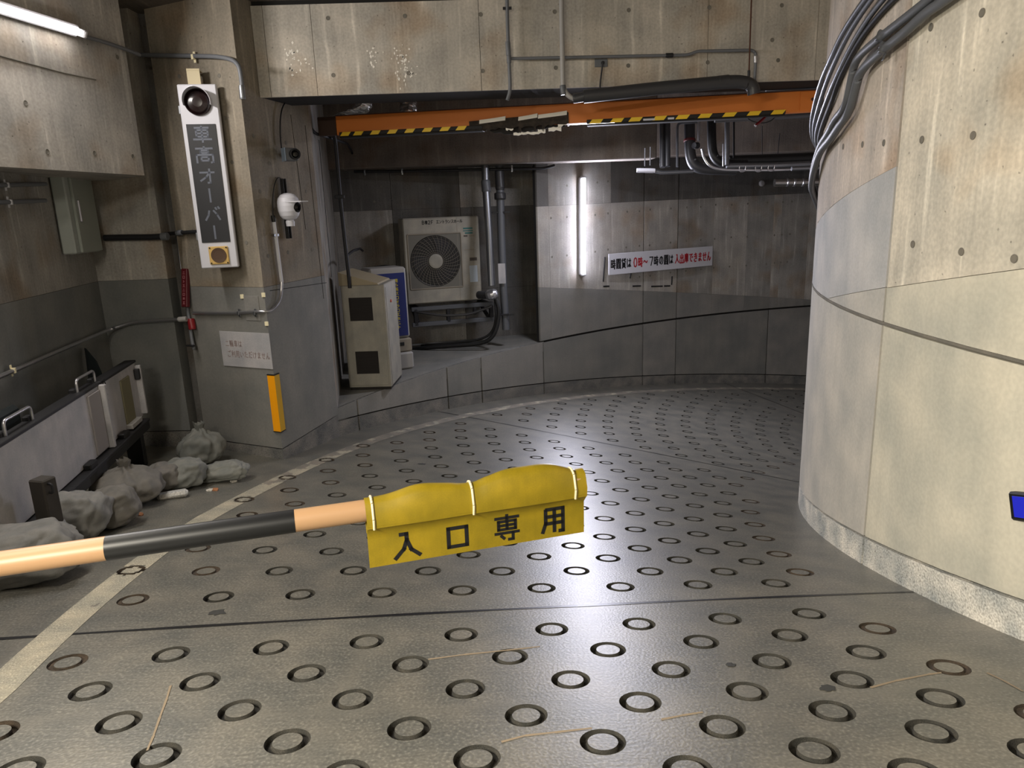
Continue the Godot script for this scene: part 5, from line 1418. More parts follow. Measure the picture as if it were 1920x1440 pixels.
# ================================================================ HEIGHT BAR
func build_height_bar() -> void:
	var A := Vector3(-1.3139, 2.1711, -5.9552)
	var B := Vector3(2.2732, 2.1612, -5.4383)
	var xf := fr((A + B) * 0.5, B - A, Vector3.UP)
	var L := A.distance_to(B)
	var t := thing("height_bar", "orange steel height limit bar with black and yellow stripes and a torn middle", "height bar", xf)
	var s := st()
	box(s, Vector3(0, 0, 0), Vector3(L, 0.135, 0.012), 0.002)
	box(s, Vector3(0, 0.066, -0.035), Vector3(L, 0.010, 0.08), 0.002)
	box(s, Vector3(0, -0.066, -0.035), Vector3(L, 0.010, 0.08), 0.002)
	put("channel", s, M.orange, t)
	s = st(); box(s, Vector3(0, 0.0735, -0.03), Vector3(L, 0.006, 0.085), 0.001); put("top_edge", s, M.rust, t)
	var fx := func(px: float) -> float:      # place along the bar of a spot seen at that photo column
		return lerpf(-L * 0.5, L * 0.5, clampf(((px - 631.0) / 901.0) * 1.0977 / (1.0 + 0.0977 * (px - 631.0) / 901.0), 0.0, 1.0))
	# left bracket, right end plate and bolts
	s = st(); box(s, Vector3(-L * 0.5 - 0.075, 0, -0.02), Vector3(0.15, 0.14, 0.07), 0.004); put("end_bracket", s, mat(Color(0.22, 0.14, 0.09), 0.7), t)
	s = st(); box(s, Vector3(L * 0.5 - 0.06, 0.0, 0.010), Vector3(0.12, 0.132, 0.008), 0.002); put("end_plate", s, M.orange, t)
	for q in [[-0.035, 0.01], [-0.005, -0.03]]:
		s = st(); spin(s, [Vector2(0.012, 0), Vector2(0.012, 0.01), Vector2(0.007, 0.012), Vector2(0.007, 0.022), Vector2(0, 0.022)], Vector3(L * 0.5 + q[0], q[1], 0.013), Vector3.BACK, 6); put("bolt", s, M.rust, t)
	# warning stripe pads
	var black := mat(Color(0.10, 0.09, 0.085), 0.7)
	for seg in [[636, 905], [1100, 1473]]:
		var x0: float = fx.call(seg[0])
		var x1: float = fx.call(seg[1])
		s = st(); box(s, Vector3((x0 + x1) * 0.5, -0.066, 0.012), Vector3(x1 - x0, 0.030, 0.014), 0.004); put("black_pad", s, black, t)
		s = st(); box(s, Vector3((x0 + x1) * 0.5, -0.088, -0.03), Vector3(x1 - x0, 0.012, 0.095), 0.004); put("under_pad", s, black, t)
	for px in [648, 672, 704, 736, 768.5, 801.7, 834.6, 865, 1118, 1157, 1191.6, 1237, 1280, 1322, 1368, 1414, 1459]:
		var x: float = fx.call(px)
		var hw := 0.034 if px < 900 else 0.042
		var hh := 0.0145
		s = st(); prism(s, [Vector2(x - hw - hh * 0.8, -0.066 - hh), Vector2(x + hw - hh * 0.8, -0.066 - hh), Vector2(x + hw + hh * 0.8, -0.066 + hh), Vector2(x - hw + hh * 0.8, -0.066 + hh)], 0.0185, 0.0205); put("yellow_stripe", s, M.yellow, t)
	for px in [[1206, 1228], [1252, 1264]]:
		s = st(); box(s, Vector3((fx.call(px[0]) + fx.call(px[1])) * 0.5, -0.072, 0.0195), Vector3(fx.call(px[1]) - fx.call(px[0]), 0.014, 0.003), 0.001); put("scuffed_spot", s, M.white, t)
	# torn padding hanging from the middle
	var r2 := RandomNumberGenerator.new()
	r2.seed = 21
	for q in [[899, 948, 0.006, -0.028], [972, 1008, 0.016, -0.02], [1009, 1063, 0.026, -0.012]]:
		var x0: float = fx.call(q[0])
		var x1: float = fx.call(q[1])
		s = st()
		prism(s, [Vector2(x0, q[3] - 0.012), Vector2(x1, q[3] + 0.004), Vector2(x1 + 0.002, q[3] + 0.034), Vector2(lerpf(x0, x1, 0.55), q[3] + 0.024), Vector2(x0 + 0.004, q[3] + 0.016)], 0.0, 0.026, Transform3D(Basis(Vector3.RIGHT, 0.12), Vector3(0, 0.0, 0.004)))
		put("torn_cover", s, M.foam, t)
	var x0: float = fx.call(880.0)
	var x1: float = fx.call(1066.0)
	s = st()
	var up_e := []
	var n := 30
	for i in n + 1: up_e.append(Vector2(lerpf(x0, x1, float(i) / n), -0.020 + 0.030 * i / n))
	for i in range(n, -1, -1): up_e.append(Vector2(lerpf(x0, x1, float(i) / n), -0.084 + r2.randf_range(-0.010, 0.006) + 0.01 * i / n))
	prism(s, up_e, 0.004, 0.016); put("bare_backing", s, M.foam_dark, t)
	# ragged lower rim: a torn band held by a few shreds
	for q in [[948, 962, -0.045, -0.098, true], [962, 986, -0.118, -0.136, false], [984, 1010, -0.118, -0.134, false], [1008, 1022, -0.105, -0.128, false], [1016, 1021, -0.05, -0.115, true], [1028, 1052, -0.092, -0.118, false], [1046, 1064, -0.045, -0.095, false], [972, 977, -0.055, -0.12, true], [1001, 1005, -0.07, -0.115, true]]:
		var a: float = fx.call(q[0])
		var b: float = fx.call(q[1])
		var poly := []
		var m := 5
		for i in m + 1: poly.append(Vector2(lerpf(a, b, float(i) / m), q[2] + r2.randf_range(-0.005, 0.005)))
		for i in range(m, -1, -1): poly.append(Vector2(lerpf(a, b, float(i) / m), q[3] + r2.randf_range(-0.006, 0.006) + (0.02 if q[0] == 1046 else 0.0) * i / m))
		s = st(); prism(s, poly, -0.004, 0.012); put("torn_shred", s, M.foam if not q[4] or q[0] == 948 else M.foam_dark, t)
	s = st()
	var back := []
	for i in 21: back.append(Vector2(lerpf(fx.call(905.0), fx.call(1062.0), i / 20.0), -0.06))
	for i in range(20, -1, -1):
		var w := i / 20.0
		back.append(Vector2(lerpf(fx.call(925.0), fx.call(1058.0), w), -0.118 + r2.randf_range(-0.008, 0.01) + 0.03 * w * w))
	prism(s, back, -0.03, -0.02); put("torn_liner", s, mat(Color(0.13, 0.12, 0.11), 0.95), t)
	for q in [[905, 0.05], [925, 0.035], [940, 0.03], [1030, 0.03]]:
		var x: float = fx.call(q[0])
		s = st(); prism(s, [Vector2(x - 0.03, -0.05), Vector2(x + 0.04, -0.052), Vector2(x + 0.02, -0.05 - q[1]), Vector2(x - 0.012, -0.058 - q[1] * 0.6)], -0.012, 0.004); put("torn_shred", s, M.foam_dark, t)
	# small red pull tab and slack wire under the right end
	var rt := thing("pull_handle", "glossy red handle hanging under the right part of the orange bar", "handle", Transform3D())
	s = st(); tube(s, bend([Vector3(1.9434, 2.1242, -5.5116), Vector3(1.9337, 2.0752, -5.4997), Vector3(1.8893, 2.0388, -5.4908), Vector3(1.8492, 2.0098, -5.4838)], 0.03), 0.011, 10); put("grip", s, mat(Color(0.34, 0.05, 0.07), 0.2), rt)
	s = st(); spin(s, [Vector2(0, -0.009), Vector2(0.009, 0), Vector2(0, 0.009)], Vector3(1.8495, 2.0086, -5.4732), Vector3.UP, 10); put("white_tip", s, M.white, rt)
	pipe("wire", "slack dark wire looping under the stripes at the right", "wire", [Vector3(1.7915, 2.1098, -5.5595), Vector3(1.8135, 2.0630, -5.5482), Vector3(1.8834, 2.0336, -5.5410), Vector3(1.9624, 2.0347, -5.5413), Vector3(2.0108, 2.0636, -5.5483), Vector3(2.0359, 2.1011, -5.5574)], 0.004, M.rubber, "", 0.1)

# ================================================================ PIPES
func build_pipes() -> void:
	var t: Node3D
	var s: SurfaceTool
	# on the front beam
	t = pipe("conduit", "upright grey conduit at the middle of the pale beam", "conduit", [Vector3(0.0586, 2.8690, -4.9841), Vector3(0.0551, 2.5887, -4.9840), Vector3(0.0573, 2.3649, -4.9841), Vector3(0.0596, 2.2346, -4.9841), Vector3(0.0364, 2.1761, -4.9835)], 0.0115, M.grey_paint)
	sleeve(t, "coupling", Vector3(0.0530, 2.5317, -4.9840), Vector3(0.0552, 2.4486, -4.9840), 0.0165, M.grey_paint)
	for p in [Vector3(0.0568, 2.7268, -4.9841)]: clip(t, p, Vector3.UP, Vector3.RIGHT, 0.0115, M.dark_steel)
	sleeve(t, "tee", Vector3(0.0569, 2.4486, -4.9841), Vector3(0.0570, 2.4036, -4.9841), 0.0155, M.grey_paint)
	t = pipe("conduit", "level grey conduit across the right half of the pale beam", "conduit", [Vector3(0.0632, 2.4311, -4.9943), Vector3(0.6355, 2.4263, -5.0106), Vector3(1.2332, 2.4209, -5.0277), Vector3(1.2961, 2.4418, -5.0295), Vector3(1.6640, 2.4380, -5.0400), Vector3(1.6865, 2.4114, -5.0407), Vector3(1.6839, 2.3135, -5.0406), Vector3(1.6827, 2.2212, -5.0406)], 0.0095, M.grey_paint, "", 0.025)
	sleeve(t, "coupling", Vector3(1.0851, 2.4218, -5.0235), Vector3(1.1344, 2.4217, -5.0249), 0.014, M.dark_steel)
	sleeve(t, "end_fitting", Vector3(1.6832, 2.4050, -5.0406), Vector3(1.6835, 2.3594, -5.0406), 0.014, M.bright_steel)
	t = pipe("conduit", "pale upright pipe joining the fat grey pipe under the beam", "pipe", [Vector3(0.4019, 2.8491, -4.9539), Vector3(0.4023, 2.5072, -4.9539), Vector3(0.4022, 2.2247, -4.9539), Vector3(0.4589, 2.1642, -4.9555), Vector3(0.5292, 2.1752, -4.9576)], 0.016, M.pale_pvc, "", 0.05)
	sleeve(t, "elbow", Vector3(0.4010, 2.2508, -4.9539), Vector3(0.4069, 2.1920, -4.9541), 0.021, M.grey_pvc)
	sleeve(t, "reducer", Vector3(0.4660, 2.1673, -4.9557), Vector3(0.5492, 2.1764, -4.9481), 0.031, M.dark_pvc)
	t = pipe("drain_pipe", "fat dark grey pipe sloping along the lower edge of the pale beam", "pipe", [Vector3(0.5351, 2.1752, -4.9477), Vector3(0.9768, 2.2094, -4.9604), Vector3(1.4759, 2.2388, -4.9746), Vector3(1.5818, 2.2374, -4.9777), Vector3(1.6501, 2.2125, -4.9796), Vector3(1.6631, 2.1596, -4.9800)], 0.042, M.dark_pvc, "", 0.10)
	sleeve(t, "socket", Vector3(1.4125, 2.2358, -4.9728), Vector3(1.4970, 2.2415, -4.9752), 0.042, M.dark_pvc)
	sleeve(t, "socket", Vector3(0.5421, 2.1750, -4.9479), Vector3(0.6402, 2.1835, -4.9507), 0.040, M.dark_pvc)
	t = thing("hanger", "small wall plate with a rod holding the fat grey pipe", "hanger")
	s = st(); box(s, Vector3.ZERO, Vector3(0.085, 0.05, 0.008), 0.002, fr(Vector3(0.6656, 2.3965, -5.0555), Vector3(1, 0, -0.03), Vector3.UP)); put("plate", s, M.grey_paint, t)
	s = st(); spin(s, [Vector2(0.012, 0), Vector2(0.012, 0.01), Vector2(0, 0.012)], Vector3(0.6757, 2.3955, -5.0518), Vector3.BACK, 6); put("nut", s, M.dark_steel, t)
	s = st(); tube(s, [Vector3(0.6690, 2.3830, -5.0016), Vector3(0.6544, 2.2826, -5.0012), Vector3(0.6468, 2.1974, -5.0009)], 0.006, 6); put("rod", s, M.dark_steel, t)
	t = pipe("rod", "thin rusty rod hanging down the right of the pale beam", "rod", [Vector3(1.6162, 2.8133, -4.9686), Vector3(1.6180, 2.5013, -4.9687), Vector3(1.6200, 2.2574, -4.9687)], 0.005, M.rust)
	sleeve(t, "turnbuckle", Vector3(1.6191, 2.3028, -4.9687), Vector3(1.6197, 2.2639, -4.9687), 0.009, M.dark_steel)
	# foil ducts over the orange bar
	for q in [[[Vector3(-1.4275, 2.3287, -6.6933), Vector3(-1.3224, 2.3526, -6.6991), Vector3(-1.2357, 2.3909, -6.7084), Vector3(-1.2135, 2.4776, -6.7294), Vector3(-1.2121, 2.6432, -6.7697)], "crinkled foil duct bending down behind the left end of the orange bar"], [[Vector3(-0.8543, 2.3213, -6.7944), Vector3(-0.8412, 2.4144, -6.8170), Vector3(-0.8473, 2.5081, -6.8397), Vector3(-0.8517, 2.6485, -6.8739)], "second crinkled foil duct right of the bent one above the orange bar"]]:
		t = thing("foil_duct", q[1], "duct")
		s = st()
		var pts := bend(q[0], 0.08)
		var nz := noise(5, 6.0, 2)
		var dense := []
		for i in pts.size() - 1:
			for k in 5: dense.append(pts[i].lerp(pts[i + 1], k / 5.0))
		s.set_smooth_group(-1)
		var rings := []
		for p in dense:
			var ring := []
			for k in 14:
				var a := TAU * k / 14
				var r: float = 0.075 * (1.0 + 0.16 * nz.get_noise_3d(p.x * 3 + cos(a), p.y * 3.0, p.z + sin(a)))
				ring.append(p + Vector3(cos(a) * r, sin(a) * r * 0.35, sin(a) * r))
			rings.append(ring)
		for i in rings.size() - 1:
			for k in 14: quad(s, rings[i][k], rings[i + 1][k], rings[i + 1][(k + 1) % 14], rings[i][(k + 1) % 14])
		put("foil", s, M.foil, t)
	# pipes behind the bar at the right
	pipe("service_pipe", "black upright pipe at the left of the pipe cluster", "pipe", [Vector3(1.6459, 2.5091, -7.7662), Vector3(1.6414, 2.2426, -7.7014), Vector3(1.6294, 1.8484, -7.6057)], 0.029, M.dark_pvc)
	pipe("service_pipe", "black upright pipe with a bright edge, second in the pipe cluster", "pipe", [Vector3(1.6945, 2.4999, -7.7125), Vector3(1.6846, 2.2354, -7.6482), Vector3(1.6704, 1.8545, -7.5557)], 0.027, M.dark_pvc)
	t = pipe("service_pipe", "slim upright pipe with a level top branch in the pipe cluster", "pipe", [Vector3(2.0054, 2.2884, -7.7126), Vector3(1.8186, 2.2844, -7.7116), Vector3(1.7957, 2.2585, -7.7053), Vector3(1.7803, 1.8484, -7.6057)], 0.012, M.grey_pvc, "", 0.05)
	t = pipe("service_pipe", "widest dark pipe sweeping to the right in the pipe cluster", "pipe", [Vector3(1.9574, 2.5132, -7.8701), Vector3(1.9473, 2.2433, -7.8045), Vector3(1.9372, 1.9733, -7.7389), Vector3(1.9823, 1.8420, -7.7070), Vector3(2.1371, 1.8149, -7.7004), Vector3(2.4149, 1.8051, -7.6980)], 0.056, M.dark_pvc, "", 0.30)
	sleeve(t, "red_collar", Vector3(1.9430, 2.1299, -7.7770), Vector3(1.9420, 2.1029, -7.7704), 0.062, mat(Color(0.36, 0.12, 0.12), 0.5))
	t = pipe("service_pipe", "thin bright pipe with a small valve in the pipe cluster", "pipe", [Vector3(1.9400, 2.4278, -7.4377), Vector3(1.9314, 2.1980, -7.3819), Vector3(1.9268, 2.0754, -7.3521)], 0.013, M.bright_steel)
	s = st(); box(s, Vector3(1.9040, 2.0302, -7.3411), Vector3(0.06, 0.06, 0.06), 0.015); spin(s, [Vector2(0.02, 0), Vector2(0.03, 0.02), Vector2(0.03, 0.04), Vector2(0, 0.045)], Vector3(1.9040, 2.0302, -7.3411), Vector3(-0.8, 0, 0.6), 10); put("valve", s, M.dark_steel, t)
	pipe("service_pipe", "bright thin pipe curving under the valve toward the right", "pipe", [Vector3(1.9554, 1.9977, -7.3332), Vector3(1.9732, 1.9101, -7.3119), Vector3(2.0280, 1.8264, -7.2916), Vector3(2.1371, 1.7893, -7.2826), Vector3(2.6521, 1.7685, -7.2775), Vector3(3.0996, 1.7731, -7.2787)], 0.014, M.bright_steel, "", 0.14)
	pipe("service_pipe", "thick black pipe bending right behind the bright thin one", "pipe", [Vector3(2.1114, 2.4700, -7.6023), Vector3(2.1016, 2.2092, -7.5389), Vector3(2.0980, 1.9690, -7.4806), Vector3(2.1535, 1.8730, -7.4573), Vector3(2.2923, 1.8472, -7.4510), Vector3(2.4426, 1.8419, -7.4497)], 0.046, M.black, "", 0.24)
	t = pipe("service_pipe", "pale upright pipe at the right of the pipe cluster", "pipe", [Vector3(2.1904, 2.4294, -7.3352), Vector3(2.1809, 2.1777, -7.2740), Vector3(2.1651, 1.8254, -7.1885)], 0.024, M.steel)
	pipe("service_pipe", "slim stained pipe close beside the pale upright pipe", "pipe", [Vector3(2.1209, 2.0240, -7.1852), Vector3(2.1131, 1.8141, -7.1342)], 0.009, M.bright_steel)
	pipe("service_pipe", "thin dark pipe just right of the pale upright pipe", "pipe", [Vector3(2.3839, 2.4297, -7.7469), Vector3(2.3759, 2.2167, -7.6951), Vector3(2.3647, 1.9184, -7.6227)], 0.010, M.black)
	pipe("service_pipe", "big black level pipe above the grey one at the far right", "pipe", [Vector3(2.3407, 1.9050, -7.7223), Vector3(2.7523, 1.9012, -7.7214), Vector3(3.4200, 1.9046, -7.7222)], 0.045, M.black)
	t = pipe("service_pipe", "grey level pipe running behind the cable loops at the right", "pipe", [Vector3(2.1910, 1.8232, -7.2908), Vector3(2.6538, 1.8145, -7.2887), Vector3(3.2329, 1.8195, -7.2899)], 0.026, M.steel)
	for p in [Vector3(2.3407, 1.7835, -7.2606), Vector3(2.4979, 1.7779, -7.2592), Vector3(2.6239, 1.7786, -7.2594)]:
		s = st(); tube(s, bend([p + Vector3(-0.03, 0.03, 0), p + Vector3(-0.03, -0.02, 0), p + Vector3(0.03, -0.02, 0), p + Vector3(0.03, 0.03, 0)], 0.03), 0.005, 6); put("u_bolt", s, M.bright_steel, t)
	pipe("service_pipe", "lower grey level pipe starting near the chain at the right", "pipe", [Vector3(2.7908, 1.7705, -7.1751), Vector3(3.1852, 1.7742, -7.1760)], 0.020, M.steel)
	t = pipe("service_pipe", "level pipe with a bright white end under the pipe cluster", "pipe", [Vector3(1.3680, 1.8283, -7.6008), Vector3(1.5378, 1.8197, -7.5987), Vector3(1.6137, 1.7956, -7.5929), Vector3(1.7345, 1.7967, -7.5931), Vector3(1.9432, 1.8000, -7.5939)], 0.018, M.steel, "", 0.05)
	sleeve(t, "white_end", Vector3(1.3606, 1.8286, -7.5906), Vector3(1.5466, 1.8188, -7.5882), 0.023, M.white)
	for p in [Vector3(1.4462, 1.8656, -7.6098), Vector3(1.5014, 1.8743, -7.6120)]:
		s = st(); tube(s, [p, p + Vector3(0, 0.18, 0)], 0.006, 6); put("hanger_rod", s, M.steel, t)
	pipe("service_pipe", "level pipe tucked right behind the striped bar", "pipe", [Vector3(1.7929, 2.1496, -6.3410), Vector3(2.1540, 2.1544, -6.3422), Vector3(2.4022, 2.1588, -6.3433), Vector3(2.7861, 2.1715, -6.3463)], 0.018, M.grey_pvc)
	t = pipe("service_pipe", "foil wrapped pipe end on the far wall at the right", "pipe", [Vector3(3.2655, 1.6870, -8.9043), Vector3(3.5111, 1.6846, -8.9037), Vector3(3.9636, 1.6812, -8.9029)], 0.045, M.foil)
	for p in [[Vector3(3.4078, 1.6883, -8.9046), Vector3(3.4336, 1.6874, -8.9044)], [Vector3(3.4917, 1.6853, -8.9039), Vector3(3.5176, 1.6844, -8.9036)], [Vector3(3.5950, 1.6817, -8.9030), Vector3(3.6209, 1.6808, -8.9028)]]: sleeve(t, "band", p[0], p[1], 0.05, M.bright_steel)
	t = thing("wall_vent", "round grey vent cap on the far wall beside the foil pipe", "vent cap")
	s = st(); spin(s, [Vector2(0.042, 0.0), Vector2(0.042, 0.02), Vector2(0.03, 0.035), Vector2(0, 0.04)], Vector3(3.5794, 1.7202, -10.2576), Vector3(2.4856, 0.0000, 7.7355), 20); put("cap", s, M.pale_pvc, t)
	for q in [[[Vector3(2.7768, 2.2591, -8.0142), Vector3(2.7652, 1.9486, -7.9387)], "left of two thin hanging rods among the right pipes"], [[Vector3(2.9232, 2.1654, -7.8885), Vector3(2.8880, 1.9037, -7.8249)], "right of two thin hanging rods among the right pipes"]]:
		t = pipe("hanger_rod", q[1], "rod", q[0], 0.004, M.dark_steel)
	t = thing("oval_tag", "small white oval tag with a red mark on the far dark beam", "tag", fr(Vector3(3.5438, 2.3327, -9.3698), Vector3.RIGHT, Vector3.UP))
	s = st(); var ov := []
	for k in 24: ov.append(Vector2(cos(TAU * k / 24) * 0.037, sin(TAU * k / 24) * 0.055))
	prism(s, ov, 0, 0.006); put("plate", s, M.white, t)
	s = st(); prism(s, [Vector2(-0.013, -0.03), Vector2(0.013, -0.03), Vector2(0.006, 0.042), Vector2(-0.006, 0.042)], 0.006, 0.008); put("red_mark", s, mat(Color(0.40, 0.18, 0.16), 0.6), t)
	# slim pipes between the beam soffit and the orange bar
	pipe("service_pipe", "long black pipe close under the soffit of the pale beam", "pipe", [Vector3(-1.8376, 2.3188, -5.5589), Vector3(-0.8608, 2.3032, -5.5551), Vector3(0.2338, 2.3025, -5.5549), Vector3(1.4061, 2.2876, -5.5513), Vector3(2.3441, 2.2810, -5.5497)], 0.014, M.black, "", 0.0)
	pipe("service_pipe", "pale level pipe between the fat pipe elbow and the core wall", "pipe", [Vector3(1.9742, 2.2804, -5.6525), Vector3(2.1498, 2.2897, -5.6547), Vector3(2.4690, 2.3016, -5.6576)], 0.016, M.steel)
	# cables on the core wall
	for q in [[[Vector3(1.4418, 2.2500, -2.9854), Vector3(1.4638, 2.2116, -3.1695), Vector3(1.4950, 2.1633, -3.3622), Vector3(1.5259, 2.1063, -3.5163), Vector3(1.5872, 2.0429, -3.7640), Vector3(1.6696, 1.9517, -4.0304), Vector3(1.7678, 1.8916, -4.2913), Vector3(1.9019, 1.8276, -4.5876), Vector3(2.2305, 1.7347, -5.1484)], "outermost of the four slim cables arching off the core wall"],
		[[Vector3(1.4545, 2.2428, -2.9613), Vector3(1.4744, 2.2029, -3.1361), Vector3(1.5019, 2.1526, -3.3155), Vector3(1.5363, 2.0901, -3.4932), Vector3(1.5895, 2.0152, -3.7153), Vector3(1.6838, 1.9129, -4.0255), Vector3(1.7817, 1.8616, -4.2856), Vector3(1.9153, 1.8078, -4.5809), Vector3(2.2429, 1.6982, -5.1400)], "second of the four slim cables arching off the core wall"],
		[[Vector3(1.4640, 2.2158, -2.8980), Vector3(1.4822, 2.1785, -3.0786), Vector3(1.5090, 2.1208, -3.2674), Vector3(1.5434, 2.0487, -3.4543), Vector3(1.5924, 1.9733, -3.6668), Vector3(1.6980, 1.8741, -4.0207), Vector3(1.7955, 1.8315, -4.2799), Vector3(1.9288, 1.7817, -4.5743), Vector3(2.2553, 1.6688, -5.1315)], "third of the four slim cables arching off the core wall"],
		[[Vector3(1.4730, 2.1920, -2.8446), Vector3(1.4863, 2.1679, -2.9984), Vector3(1.5080, 2.1312, -3.1749), Vector3(1.5369, 2.0736, -3.3523), Vector3(1.5722, 2.0081, -3.5267), Vector3(1.6050, 1.9287, -3.6636), Vector3(1.7103, 1.8406, -4.0164), Vector3(1.8620, 1.7876, -4.4019), Vector3(2.2660, 1.6431, -5.1242)], "dark innermost of the four slim cables on the core wall"]]:
		pipe("cable", q[1], "cable", q[0], 0.0115, M.steel if not q[1].begins_with("dark") else M.dark_steel, "", 0.3)
	t = pipe("cable", "thick grey cable stepping down the core wall, upper of two", "cable", [Vector3(1.4389, 2.1227, -2.5014), Vector3(1.4398, 2.0984, -2.6176), Vector3(1.4456, 2.0780, -2.7743), Vector3(1.4589, 2.0605, -2.9549), Vector3(1.4886, 2.0351, -3.2012), Vector3(1.4942, 1.9577, -3.2383), Vector3(1.5023, 1.8571, -3.2881), Vector3(1.5336, 1.8279, -3.4562), Vector3(1.5541, 1.7835, -3.5507), Vector3(1.6190, 1.7380, -3.8032), Vector3(1.7037, 1.6462, -4.0676), Vector3(1.8041, 1.5678, -4.3264), Vector3(2.1212, 1.4483, -4.9430)], 0.0165, M.grey_pvc, "", 0.12)
	clip(t, Vector3(1.4567, 2.0629, -2.9312), Vector3(-0.0188, 0.0160, 0.1965), Vector3(0.3000, 0.8000, 0.0000), 0.0165, M.steel)
	t = pipe("cable", "thick grey cable stepping down the core wall, lower of two", "cable", [Vector3(1.4406, 2.0935, -2.3984), Vector3(1.4388, 2.0733, -2.5211), Vector3(1.4395, 2.0666, -2.6021), Vector3(1.4433, 2.0358, -2.7278), Vector3(1.4539, 2.0109, -2.8971), Vector3(1.4778, 1.9799, -3.1239), Vector3(1.4845, 1.9158, -3.1731), Vector3(1.4937, 1.8242, -3.2347), Vector3(1.5167, 1.7886, -3.3699), Vector3(1.5418, 1.7497, -3.4951), Vector3(1.6190, 1.7068, -3.8032), Vector3(1.7037, 1.6123, -4.0676), Vector3(1.8041, 1.5375, -4.3264), Vector3(2.1212, 1.4132, -4.9430)], 0.0175, M.grey_pvc, "", 0.12)
	clip(t, Vector3(1.4535, 2.0119, -2.8927), Vector3(-0.0207, 0.0295, 0.2338), Vector3(0.3000, 0.8000, 0.0000), 0.0175, M.steel)
	t = thing("cable_clamps", "stack of grey cable clamps behind the arching cables", "clamp")
	for p in [Vector3(2.0040, 2.0202, -4.7145), Vector3(2.0056, 1.9746, -4.7034), Vector3(2.0074, 1.9323, -4.6932)]:
		s = st(); box(s, p, Vector3(0.05, 0.028, 0.06), 0.006); put("clamp", s, M.steel, t)

